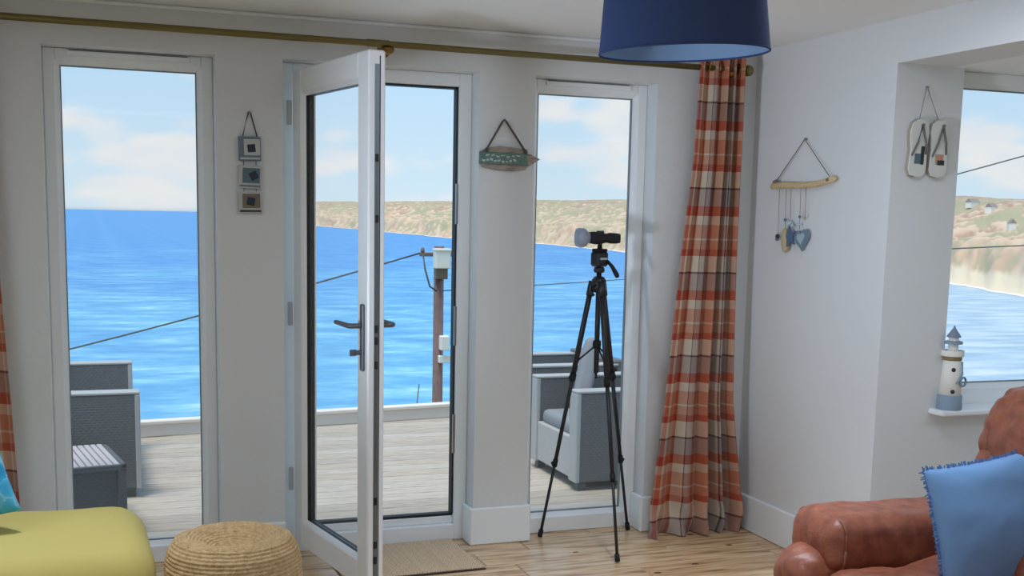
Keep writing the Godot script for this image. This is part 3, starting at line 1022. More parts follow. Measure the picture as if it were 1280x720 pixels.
# ------------------------------------------------------------------ tripod and binoculars
func make_tripod() -> void:
	var c := Vector3(1.408, 0, 0.118)
	var o := thing("tripod", "tall black camera tripod standing before the narrow window", "tripod", c)
	var top := Vector3(0, 1.205, 0)
	put("centre_column", tube([Vector3(0, 0.80, 0), Vector3(0, 1.27, 0)], 0.012, 12), M.black_metal, o)
	put("column_hook", tube([Vector3(0, 0.80, 0), Vector3(0, 0.775, 0)], 0.006, 8), M.black_rubber, o)
	put("shoulder", lathe([Vector2(0, 1.165), Vector2(0.026, 1.168), Vector2(0.034, 1.19), Vector2(0.032, 1.225), Vector2(0.020, 1.24), Vector2(0, 1.24)], 18), M.black_metal, o)
	var feet := [Vector3(1.212, 0, -0.035), Vector3(1.673, 0, -0.04), Vector3(1.397, 0, 0.435)]
	for f in feet:
		var foot: Vector3 = f - c
		var flat := Vector3(foot.x, 0, foot.z).normalized()
		var a := top + flat * 0.032
		var dirv := (foot - a)
		var leg := Node3D.new()
		leg.name = "leg"
		o.add_child(leg, true)
		var p := func(t: float) -> Vector3: return a + dirv * t
		put("upper_tube", tube([p.call(0.0), p.call(0.36)], 0.0125, 12), M.black_metal, leg)
		put("middle_tube", tube([p.call(0.34), p.call(0.70)], 0.0095, 12), M.black_metal, leg)
		put("lower_tube", tube([p.call(0.68), p.call(0.985)], 0.007, 12), M.black_metal, leg)
		put("joint", tube([p.call(-0.01), p.call(0.045)], 0.0165, 12), M.black_metal, leg)
		for t in [0.36, 0.70]:
			var cl := begin(true)
			add_tube(cl, [p.call(t - 0.016), p.call(t + 0.012)], [0.0155 if t < 0.5 else 0.0125], 12)
			var side := flat.cross(Vector3.UP)
			add_tube(cl, [p.call(t), p.call(t) + flat * 0.016 + side * 0.006], [0.008], 8)
			put("flip_lock", done(cl), M.black_rubber, leg)
		put("rubber_foot", tube([p.call(0.97), p.call(0.985), foot + Vector3(0, 0.004, 0)], 0.0115, 12), M.black_rubber, leg)
		# spreader stay from the column collar
		put("brace", tube([Vector3(0, 0.93, 0), p.call(0.30)], 0.0042, 8), M.black_metal, leg)
	put("brace_collar", lathe([Vector2(0, 0.912), Vector2(0.018, 0.912), Vector2(0.02, 0.93), Vector2(0.018, 0.948), Vector2(0, 0.948)], 16), M.black_rubber, o)
	# crank on the shoulder, pan head with a handle
	put("crank", tube([Vector3(-0.02, 1.20, 0.02), Vector3(-0.045, 1.198, 0.03), Vector3(-0.05, 1.17, 0.03), Vector3(-0.036, 1.155, 0.034)], 0.006, 8), M.black_metal, o)
	put("pan_base", lathe([Vector2(0, 1.255), Vector2(0.022, 1.257), Vector2(0.026, 1.268), Vector2(0.022, 1.282), Vector2(0, 1.284)], 20), M.black_metal, o)
	var head := put("head", bev(Vector3(-0.036, 1.284, -0.028), Vector3(0.036, 1.352, 0.028), 0.010), M.black_metal, o, Vector3.ZERO, Vector3(0, 0.35, 0))
	put("head_badge", bev(Vector3(-0.022, 1.315, 0.0275), Vector3(0.022, 1.325, 0.0295), 0.0008), M.plate_silver, head)
	put("quick_plate", bev(Vector3(-0.03, 1.352, -0.022), Vector3(0.03, 1.364, 0.022), 0.003), M.black_rubber, o, Vector3.ZERO, Vector3(0, 0.35, 0))
	var st := begin(true)
	add_tube(st, [Vector3(0.03, 1.31, 0.02), Vector3(0.048, 1.285, 0.035), Vector3(0.064, 1.25, 0.05), Vector3(0.068, 1.238, 0.055)], [0.007, 0.009, 0.0115, 0.008], 12)
	put("pan_handle", done(st), M.black_rubber, o)

	# binoculars lying on the head, big grey front lens to the left
	var b := thing("binoculars", "black binoculars with a pale grey front lens mounted on the tripod", "binoculars", c + Vector3(0, 1.364, 0), -0.28)
	put("mount_post", lathe([Vector2(0, 0), Vector2(0.012, 0), Vector2(0.010, 0.02), Vector2(0.012, 0.034), Vector2(0, 0.035)], 14), M.black_rubber, b)
	for s in [1.0, -1.0]:
		var z: float = s * 0.034
		var tilt := Vector3(0, 0, PI / 2)
		put("barrel", lathe([Vector2(0, -0.085), Vector2(0.020, -0.085), Vector2(0.023, -0.07), Vector2(0.024, -0.045), Vector2(0.019, -0.03), Vector2(0.022, -0.015), Vector2(0.027, 0.0), Vector2(0.028, 0.03), Vector2(0.024, 0.05), Vector2(0, 0.05)], 24), M.black_rubber, b, Vector3(0, 0.048, z), tilt)
		put("objective", lathe([Vector2(0, 0.045), Vector2(0.022, 0.045), Vector2(0.022, 0.058), Vector2(0.036, 0.066), Vector2(0.043, 0.080), Vector2(0.0435, 0.094), Vector2(0.038, 0.106), Vector2(0.028, 0.110), Vector2(0, 0.112)], 28), M.scope_grey, b, Vector3(0, 0.048, z), tilt)
	put("bridge", bev(Vector3(-0.03, 0.036, -0.034), Vector3(0.03, 0.062, 0.034), 0.006), M.black_metal, b)
	put("focus_wheel", lathe([Vector2(0, -0.016), Vector2(0.013, -0.016), Vector2(0.013, 0.016), Vector2(0, 0.016)], 20, false), M.black_metal, b, Vector3(0.0, 0.068, 0), Vector3(0, 0, PI / 2))

# ------------------------------------------------------------------ soft furniture
func make_soft() -> void:
	# mustard footstool
	var nz := noise(FastNoiseLite.TYPE_SIMPLEX_SMOOTH, 2.2, 2, 7)
	var o := thing("footstool", "large mustard yellow upholstered footstool with rounded edges", "footstool", Vector3(-1.036, 0, 0.80))
	put("cushion_body", soft(Vector3(0.92, 0.35, 0.76), 0.115, 26, func(p, n): return p + n * (0.012 * nz.get_noise_3dv(p)) + Vector3(0, 0.022 * (1.0 - pow(p.x / 0.46, 2)) * (1.0 - pow(p.z / 0.38, 2)) if p.y > 0.05 else 0.0, 0)), M.yellow_wool, o, Vector3(0, 0.235, 0))
	for x in [-0.36, 0.36]:
		for z in [-0.28, 0.28]:
			put("foot", lathe([Vector2(0, 0), Vector2(0.02, 0), Vector2(0.028, 0.07), Vector2(0, 0.07)], 14), M.oak_3, o, Vector3(x, 0, z))
	var cu := put("cushion", pillow(0.40, 0.36, 0.17, 30, 3), M.turquoise_print, null, Vector3(-1.218, 0.634, 0.86), Vector3(-0.16, 0.1, 0.22))
	tag(cu, "turquoise patterned cushion standing on the mustard yellow footstool", "cushion")

	# jute pouf: rings of rope, dished on top
	var prof := []
	var base := [Vector2(0.0, 0.004), Vector2(0.14, 0.002), Vector2(0.205, 0.012), Vector2(0.243, 0.06), Vector2(0.254, 0.14), Vector2(0.255, 0.22), Vector2(0.250, 0.30), Vector2(0.238, 0.352), Vector2(0.212, 0.384), Vector2(0.176, 0.394), Vector2(0.13, 0.380), Vector2(0.085, 0.354), Vector2(0.04, 0.338), Vector2(0, 0.335)]
	var cv := Curve2D.new()
	for p in base:
		cv.add_point(p)
	var total := cv.get_baked_length()
	var coil := 0.0135
	var K := int(total / coil) * 6
	var jn := noise(FastNoiseLite.TYPE_SIMPLEX_SMOOTH, 9.0, 3, 17)
	var st := begin(true)
	var N := 144
	var g := []
	for k in K + 1:
		var t := float(k) / K * total
		var p := cv.sample_baked(t)
		var q := cv.sample_baked(minf(t + 0.004, total)) - cv.sample_baked(maxf(t - 0.004, 0.0))
		var nrm := Vector2(q.y, -q.x).normalized()
		var row := []
		for i in N:
			var a := TAU * i / N
			var wob := absf(sin(t / coil * PI)) * 0.0042
			var twist := 0.0016 * sin(a * 62.0 + t / coil * 2.0)
			var pr := Vector2(p.x * 0.905, p.y) + nrm * (wob + twist + 0.006 * jn.get_noise_3d(cos(a) * p.x * 2.0, p.y * 2.0, sin(a) * p.x * 2.0))
			var rr := maxf(pr.x, 0.0)
			row.append(Vector3(cos(a) * rr, pr.y, -sin(a) * rr))
		g.append(row)
	for k in K:
		for i in N:
			var j := (i + 1) % N
			quad(st, g[k][i], g[k][j], g[k + 1][j], g[k + 1][i])
	var po := put("pouf", done(st), M.jute, null, Vector3(-0.310, 0, 0.945))
	tag(po, "round woven jute pouf with a dished top beside the yellow footstool", "pouf")

	make_recliner()

	# doormat: a backing with rows of coir tufts
	var mt := thing("doormat", "beige coir doormat inside the open glazed door", "doormat", Vector3(0.50, 0, 0.150), 0.03)
	put("backing", bev(Vector3(-0.31, 0, -0.235), Vector3(0.30, 0.007, 0.235), 0.002), M.mat_edge, mt)
	st = begin()
	var nx := 52
	var nzr := 40
	for i in nx:
		for j in nzr:
			var x := -0.305 + 0.60 * (i + 0.5 * (j % 2)) / nx
			var z := -0.23 + 0.46 * j / nzr
			add_tuft(st, Vector3(x, 0.006, z), 0.0052, 0.007)
	var tf := put("coir_tufts", done(st), M.coir, mt)
	tf.set_meta("kind", "stuff")

func add_tuft(st: SurfaceTool, p: Vector3, r: float, h: float) -> void:
	var a := p + Vector3(-r, 0, -r)
	var b := p + Vector3(-r, 0, r)
	var c := p + Vector3(r, 0, r)
	var d := p + Vector3(r, 0, -r)
	var u := Vector3(0, h, 0)
	var k := 0.55
	var t := [p + (a - p) * k + u, p + (b - p) * k + u, p + (c - p) * k + u, p + (d - p) * k + u]
	var q := [a, b, c, d]
	for i in 4:
		quad(st, q[i], q[(i + 1) % 4], t[(i + 1) % 4], t[i])
	quad(st, t[0], t[1], t[2], t[3])

func make_recliner() -> void:
	# faces left (-x); origin on the floor below the seat's front far corner
	var n := noise(FastNoiseLite.TYPE_SIMPLEX_SMOOTH, 3.0, 3, 27)
	var n2 := noise(FastNoiseLite.TYPE_SIMPLEX_SMOOTH, 9.0, 2, 28)
	var puff := func(amount: float) -> Callable:
		return func(p: Vector3, d: Vector3) -> Vector3: return p + d * (amount * n.get_noise_3dv(p) + 0.35 * amount * absf(n2.get_noise_3dv(p)))
	var o := thing("recliner", "tan leather recliner armchair with padded arms beside the alcove", "armchair", Vector3(1.75, 0, 2.30), 0.0)
	put("base", soft(Vector3(0.92, 0.30, 0.96), 0.05, 14, puff.call(0.012)), M.leather, o, Vector3(0.03, 0.19, 0.02))
	for z in [-0.43, 0.47]:
		put("side_panel", soft(Vector3(0.86, 0.36, 0.20), 0.085, 22, puff.call(0.03)), M.leather, o, Vector3(-0.03, 0.29, z))
		# long padded arm, higher at the front and gathered in along the side
		var arm := put("armrest", soft(Vector3(0.78, 0.18, 0.27), 0.064, 34, func(p, d): return puff.call(0.012).call(p, d) + Vector3(0, 0.018 * (1.0 - pow(p.x / 0.39, 2)) if p.y > 0 else 0.0, 0.0)), M.leather, o, Vector3(0.02, 0.482, z), Vector3(0, 0, -0.03))
		# sewn seam round the flat front of the arm
		var seam := []
		for k in 41:
			var a := TAU * k / 40
			var cy := clampf(sin(a) * 0.16, -0.030, 0.030)
			var cz := clampf(cos(a) * 0.16, -0.075, 0.075)
			seam.append(Vector3(-0.348, cy + sin(a) * 0.059 + 0.003, cz + cos(a) * 0.059))
		put("seam", tube(seam, 0.0045, 6), M.stitch, arm)
	put("seat_cushion", soft(Vector3(0.76, 0.20, 0.66), 0.095, 24, puff.call(0.03)), M.leather, o, Vector3(-0.07, 0.36, 0.02))
	put("footrest_pad", soft(Vector3(0.17, 0.30, 0.70), 0.08, 20, puff.call(0.03)), M.leather, o, Vector3(-0.45, 0.24, 0.02))
	put("backrest", soft(Vector3(0.26, 0.52, 0.80), 0.125, 30, puff.call(0.035)), M.leather, o, Vector3(0.24, 0.58, 0.02), Vector3(0, 0, -0.22))
	put("head_cushion", soft(Vector3(0.27, 0.28, 0.80), 0.13, 30, puff.call(0.05)), M.leather, o, Vector3(0.285, 0.835, 0.02), Vector3(0, 0, -0.20))

	# blue fringed pillow propped in the seat
	var p := thing("fringed_cushion", "sky blue square cushion with a frayed fringe leaning in the leather recliner", "cushion", Vector3(1.825, 0.592, 2.20))
	p.rotation = Vector3(-0.12, -0.12, 0.17)
	put("cover", pillow(0.45, 0.45, 0.15, 30, 13), M.blue_cotton, p)
	var rng := RandomNumberGenerator.new()
	rng.seed = 9
	var st2 := begin()
	for side in 4:
		for k in 90:
			var t := (k + rng.randf()) / 90.0 * 2.0 - 1.0
			var w := 0.225
			var pin := 1.0 - 0.07 * (1.0 - t * t)
			var a: Vector3
			var d: Vector3
			if side == 0:
				a = Vector3(t * w, w * pin - 0.004, 0)
				d = Vector3(0, 1, 0)
			elif side == 1:
				a = Vector3(t * w, -w * pin + 0.004, 0)
				d = Vector3(0, -1, 0)
			elif side == 2:
				a = Vector3(w * pin - 0.004, t * w, 0)
				d = Vector3(1, 0, 0)
			else:
				a = Vector3(-w * pin + 0.004, t * w, 0)
				d = Vector3(-1, 0, 0)
			d = (d + Vector3(rng.randf_range(-0.5, 0.5), rng.randf_range(-0.5, 0.5), rng.randf_range(-0.4, 0.4))).normalized()
			var q := d.cross(Vector3.BACK).normalized() * 0.0016
			var e := a + d * rng.randf_range(0.010, 0.018)
			var zz := Vector3(0, 0, 0.0014)
			quad(st2, a - q + zz, e - q + zz, e + q + zz, a + q + zz)
			quad(st2, a + q - zz, e + q - zz, e - q - zz, a - q - zz)
			quad(st2, a - q - zz, e - q - zz, e - q + zz, a - q + zz)
			quad(st2, a + q + zz, e + q + zz, e + q - zz, a + q - zz)
	var fr := put("fringe", done(st2), M.blue_fringe, p)
	fr.set_meta("kind", "stuff")

# ------------------------------------------------------------------ ornaments
func make_ornaments() -> void:
	# three small picture blocks on a cord, on the pier between window and door
	var o := thing("hanging_plaques", "three small picture blocks hanging in a column on a cord", "wall ornament", Vector3(-0.124, 1.49, 0.0))
	put("hanger_cord", tube([Vector3(-0.028, 0.312, 0.012), Vector3(-0.004, 0.408, 0.008), Vector3(0.004, 0.408, 0.008), Vector3(0.03, 0.312, 0.012)], 0.0028, 8), M.rope, o)
	put("nail", lathe([Vector2(0, 0), Vector2(0.004, 0), Vector2(0.004, 0.012), Vector2(0, 0.013)], 10), M.steel, o, Vector3(0, 0.41, 0), Vector3(PI / 2, 0, 0))
	var blocks := [[0.262, 0.098, 0.088, "block_blue", "block_white"], [0.148, 0.092, 0.094, "block_white", "picture_teal"], [0.045, 0.088, 0.096, "block_white", "picture_brown"]]
	for k in 3:
		var b: Array = blocks[k]
		var blk := put("block", bevc(Vector3(b[2], b[1], 0.016), 0.002), M[b[3]], o, Vector3(0, b[0], 0.009), Vector3(0, 0, [0.02, -0.03, 0.015][k]))
		put("picture", bevc(Vector3(b[2] * 0.74, b[1] * 0.66, 0.003), 0.0006), M[b[4]], blk, Vector3(0.008 if k == 0 else 0.004, 0.006, 0.009))
		put("motif", bevc(Vector3(0.032, 0.032, 0.003), 0.0012), M.picture_dark, blk, Vector3([0.006, 0.014, 0.002][k], [0.002, 0.006, 0.004][k], 0.0105), Vector3(0, 0, [0.1, 0.5, -0.2][k]))
		put("stripe", bevc(Vector3(b[2] * 0.9, 0.008, 0.002), 0.0005), M[["block_white", "block_blue", "picture_dark"][k]], blk, Vector3(0, -b[1] * 0.4, 0.0085))
		if k < 2:
			for x in [-0.025, 0.025]:
				put("link_cord", tube([Vector3(x, b[0] - b[1] / 2, 0.009), Vector3(x, b[0] - b[1] / 2 - 0.024, 0.009)], 0.0016, 6), M.rope, o)

	# painted driftwood fish/arrow sign on the pier beside the narrow window
	o = thing("driftwood_sign", "weathered teal and grey wooden arrow sign hanging from a cord", "sign", Vector3(1.0, 1.70, 0.0))
	var planks := [[[Vector2(-0.128, 0.068), Vector2(0.10, 0.068), Vector2(0.085, 0.094), Vector2(0.03, 0.102), Vector2(-0.04, 0.106), Vector2(-0.10, 0.096), Vector2(-0.13, 0.08)], "sign_grey"],
		[[Vector2(-0.135, 0.026), Vector2(0.098, 0.026), Vector2(0.148, 0.054), Vector2(0.10, 0.076), Vector2(-0.134, 0.078)], "sign_teal"],
		[[Vector2(-0.12, 0.014), Vector2(-0.05, 0.002), Vector2(0.02, 0.0), Vector2(0.08, 0.008), Vector2(0.098, 0.03), Vector2(-0.133, 0.034)], "sign_grey"]]
	for k in 3:
		put("board", prism(PackedVector2Array(planks[k][0]), [0.010, 0.018, 0.012][k], 0.0015), M[planks[k][1]], o, Vector3(0, 0, 0.004))
	var rng := RandomNumberGenerator.new()
	rng.seed = 14
	for k in 9:
		put("paint_stroke", bevc(Vector3(rng.randf_range(0.008, 0.016), rng.randf_range(0.005, 0.011), 0.001), 0.0003), M.sign_white, o, Vector3(-0.118 + 0.018 * k, 0.042 + rng.randf_range(-0.004, 0.005), 0.0224), Vector3(0, 0, rng.randf_range(-0.4, 0.4)))
	for k in 7:
		put("paint_stroke", bevc(Vector3(rng.randf_range(0.01, 0.02), rng.randf_range(0.004, 0.007), 0.001), 0.0003), M.sign_white, o, Vector3(-0.10 + 0.024 * k, 0.062 + rng.randf_range(-0.004, 0.004), 0.0224), Vector3(0, 0, rng.randf_range(-0.3, 0.3)))
	put("tip_cap", prism(PackedVector2Array([Vector2(0.09, 0.028), Vector2(0.1, 0.0265), Vector2(0.147, 0.054), Vector2(0.1, 0.0755), Vector2(0.082, 0.074)]), 0.003, 0.0008), M.sign_grey, o, Vector3(0, 0, 0.0205))
	put("hanger_cord", tube([Vector3(-0.106, 0.088, 0.022), Vector3(-0.03, 0.212, 0.012), Vector3(-0.02, 0.222, 0.01), Vector3(-0.012, 0.212, 0.012), Vector3(0.076, 0.086, 0.022)], 0.0046, 8), M.rope, o)
	for x in [-0.106, 0.076]:
		put("knot", lathe([Vector2(0, -0.009), Vector2(0.008, -0.005), Vector2(0.009, 0.002), Vector2(0.005, 0.009), Vector2(0, 0.01)], 12), M.rope, o, Vector3(x, 0.086, 0.024))

	# driftwood stick with charms on the right wall
	o = thing("driftwood_mobile", "driftwood stick on a string with hearts and beads hanging on the wall", "wall ornament", Vector3(RX, 1.36, 0.45), -PI / 2)
	# local x runs away from the window wall (+z of the room), local z out of the wall
	var st := begin(true)
	add_tube(st, [Vector3(-0.238, 0.298, 0.022), Vector3(-0.22, 0.305, 0.022), Vector3(-0.12, 0.306, 0.024), Vector3(0.0, 0.302, 0.024), Vector3(0.12, 0.306, 0.024), Vector3(0.19, 0.318, 0.022), Vector3(0.236, 0.326, 0.022), Vector3(0.25, 0.325, 0.02)], [0.010, 0.0165, 0.015, 0.0135, 0.0135, 0.013, 0.014, 0.006], 12)
	put("stick", done(st), M.driftwood, o)
	put("string", tube([Vector3(-0.2, 0.326, 0.024), Vector3(-0.008, 0.505, 0.012), Vector3(0.21, 0.336, 0.024)], 0.0022, 6), M.twine, o)
	put("nail", lathe([Vector2(0, 0), Vector2(0.005, 0), Vector2(0.005, 0.014), Vector2(0, 0.015)], 10), M.steel, o, Vector3(-0.008, 0.506, 0), Vector3(PI / 2, 0, 0))
	for x in [-0.2, 0.21]:
		put("string_knot", lathe([Vector2(0, -0.010), Vector2(0.014, -0.004), Vector2(0.015, 0.004), Vector2(0, 0.012)], 12), M.twine, o, Vector3(x, 0.322, 0.026))
	for h in [[-0.115, 0.10], [-0.075, 0.12], [0.0, 0.11], [0.04, 0.15], [-0.17, 0.075]]:
		put("thread", tube([Vector3(h[0], 0.30, 0.024), Vector3(h[0] + 0.004, h[1], 0.022)], 0.0013, 6), M.twine, o)
	var heart := PackedVector2Array()
	for k in 28:
		var t := TAU * k / 28.0
		heart.append(Vector2(16 * pow(sin(t), 3), 13 * cos(t) - 5 * cos(2 * t) - 2 * cos(3 * t) - cos(4 * t)) * 0.0033)
	if Geometry2D.is_polygon_clockwise(heart):
		heart.reverse()
	var small := PackedVector2Array()
	for v in heart:
		small.append(v * 0.55)
	put("heart_charm", prism(heart, 0.012, 0.002), M.heart_grey, o, Vector3(0.02, 0.068, 0.012), Vector3(0, 0, 0.15))
	put("heart_inset", prism(small, 0.004, 0.001), M.bead_clear, o, Vector3(0.02, 0.07, 0.023), Vector3(0, 0, 0.15))
	put("star_charm", prism(star(0.05, 0.022), 0.010, 0.002), M.bead_blue, o, Vector3(-0.06, 0.075, 0.022), Vector3(0, 0, 0.2))
	put("shell_charm", lathe([Vector2(0, -0.05), Vector2(0.014, -0.04), Vector2(0.02, -0.01), Vector2(0.017, 0.03), Vector2(0.009, 0.06), Vector2(0, 0.064)], 16), M.shell_tan, o, Vector3(-0.10, 0.052, 0.024), Vector3(0, 0, 0.12))
	for bd in [[-0.112, 0.15, 0.008, "bead_blue"], [-0.075, 0.135, 0.012, "bead_clear"], [-0.055, 0.125, 0.010, "bead_clear"], [0.001, 0.165, 0.007, "bead_blue"], [0.04, 0.16, 0.006, "shell_tan"], [-0.168, 0.075, 0.011, "print_dark"], [-0.172, 0.062, 0.009, "bead_blue"], [0.002, 0.13, 0.006, "bead_clear"]]:
		var r: float = bd[2]
		put("bead", lathe([Vector2(0, -r), Vector2(r * 0.7, -r * 0.7), Vector2(r, 0), Vector2(r * 0.7, r * 0.7), Vector2(0, r)], 14), M[bd[3]], o, Vector3(bd[0], bd[1], 0.023))

	# pair of wooden flip-flops on the alcove wall
	o = thing("flip_flop_plaque", "pair of cream flip-flop shaped wall plaques on a string", "wall ornament", Vector3(2.405, 1.695, AZ))
	var sole := PackedVector2Array([Vector2(-0.03, 0.0), Vector2(0.0, -0.006), Vector2(0.03, 0.0), Vector2(0.041, 0.022), Vector2(0.040, 0.06), Vector2(0.037, 0.10), Vector2(0.041, 0.145), Vector2(0.043, 0.175), Vector2(0.036, 0.202), Vector2(0.016, 0.218), Vector2(-0.012, 0.219), Vector2(-0.034, 0.203), Vector2(-0.044, 0.172), Vector2(-0.042, 0.14), Vector2(-0.036, 0.10), Vector2(-0.039, 0.06), Vector2(-0.041, 0.022)])
	for k in 2:
		var x := -0.05 if k == 0 else 0.052
		var s := put("sole", prism(sole, 0.024, 0.003), M.sandal_cream, o, Vector3(x, 0.0, 0.001), Vector3(0, 0, -0.03 if k == 0 else 0.0))
		put("edge_band", prism(sole, 0.017), M.sandal_side, s, Vector3(0, 0, 0.0)).scale = Vector3(1.025, 1.012, 1)
		var x1 := 0.008 if k == 0 else 0.012
		put("strap", tube([Vector3(-0.033, 0.075, 0.024), Vector3(-0.012, 0.13, 0.031), Vector3(x1, 0.196, 0.025)], 0.0042, 8), M.strap_grey, s)
		put("strap", tube([Vector3(0.034, 0.085, 0.024), Vector3(0.026, 0.13, 0.031), Vector3(x1, 0.196, 0.025)], 0.0042, 8), M.strap_grey, s)
		put("toe_knot", lathe([Vector2(0, -0.006), Vector2(0.007, -0.002), Vector2(0.007, 0.003), Vector2(0, 0.007)], 12), M.strap_grey, s, Vector3(x1, 0.197, 0.027))
		put("print", bev(Vector3(-0.018, 0.045, 0.0235), Vector3(0.022, 0.085, 0.0255), 0.0005), M.print_slate if k == 0 else M.print_coral, s)
		put("print", bev(Vector3(0.010 if k == 0 else -0.008, 0.043, 0.024), Vector3(0.026, 0.062 if k else 0.115, 0.0262), 0.0005), M.print_dark, s)
	put("string", tube([Vector3(-0.045, 0.216, 0.012), Vector3(-0.014, 0.345, 0.006), Vector3(-0.010, 0.345, 0.006), Vector3(0.05, 0.216, 0.012)], 0.0011, 6), M.twine, o)
	put("nail", lathe([Vector2(0, 0), Vector2(0.004, 0), Vector2(0.004, 0.01), Vector2(0, 0.011)], 10), M.steel, o, Vector3(-0.012, 0.347, 0), Vector3(PI / 2, 0, 0))

	# little lighthouse on the window board
	o = thing("toy_lighthouse", "small white wooden lighthouse ornament on the window board", "ornament", Vector3(2.590, 0.744, 1.066), -0.4)
	put("plinth", lathe([Vector2(0, 0), Vector2(0.050, 0), Vector2(0.051, 0.004), Vector2(0.049, 0.058), Vector2(0.046, 0.062), Vector2(0, 0.062)], 20), M.lighthouse_slate, o)
	put("tower", lathe([Vector2(0.0, 0.062), Vector2(0.045, 0.062), Vector2(0.034, 0.222), Vector2(0, 0.222)], 28), M.lighthouse_white, o)
	put("cornice_ring", lathe([Vector2(0, 0.205), Vector2(0.037, 0.205), Vector2(0.039, 0.215), Vector2(0.038, 0.222), Vector2(0, 0.222)], 28), M.lighthouse_ochre, o)
	put("gallery", lathe([Vector2(0, 0.222), Vector2(0.045, 0.222), Vector2(0.046, 0.228), Vector2(0.045, 0.246), Vector2(0.041, 0.246), Vector2(0.041, 0.232), Vector2(0, 0.232)], 28, false), M.lighthouse_white, o)
	put("lantern_room", lathe([Vector2(0, 0.232), Vector2(0.022, 0.232), Vector2(0.021, 0.30), Vector2(0, 0.30)], 8, false), M.lighthouse_white, o)
	put("lantern_gallery", lathe([Vector2(0, 0.272), Vector2(0.036, 0.272), Vector2(0.037, 0.282), Vector2(0.024, 0.286), Vector2(0, 0.286)], 16, false), M.lighthouse_slate, o)
	put("roof", lathe([Vector2(0, 0.30), Vector2(0.029, 0.30), Vector2(0.027, 0.306), Vector2(0.006, 0.336), Vector2(0.003, 0.346), Vector2(0, 0.347)], 16), M.lighthouse_roof, o)
	for y in [0.078, 0.168]:
		put("porthole", lathe([Vector2(0, 0), Vector2(0.0085, 0), Vector2(0.0085, 0.004), Vector2(0, 0.005)], 14), M.print_dark, o, Vector3(-0.004, y, 0.0425 - 0.0105 * (y - 0.062) / 0.16), Vector3(PI / 2, 0, 0))
	# life ring and rope
	put("life_ring", ring(0.018, 0.0045), M.lighthouse_slate, o, Vector3(0.042, 0.118, 0.026), Vector3(0, -0.9, 0))
	put("rope", tube([Vector3(0.036, 0.20, 0.016), Vector3(0.036, 0.15, 0.028), Vector3(0.02, 0.125, 0.042), Vector3(0.008, 0.112, 0.045)], 0.004, 8), M.lighthouse_slate, o)

func star(R: float, r: float) -> PackedVector2Array:
	var p := PackedVector2Array()
	for k in 10:
		var a := PI / 2 + TAU * k / 10.0
		p.append(Vector2(cos(a), sin(a)) * (R if k % 2 == 0 else r))
	return p

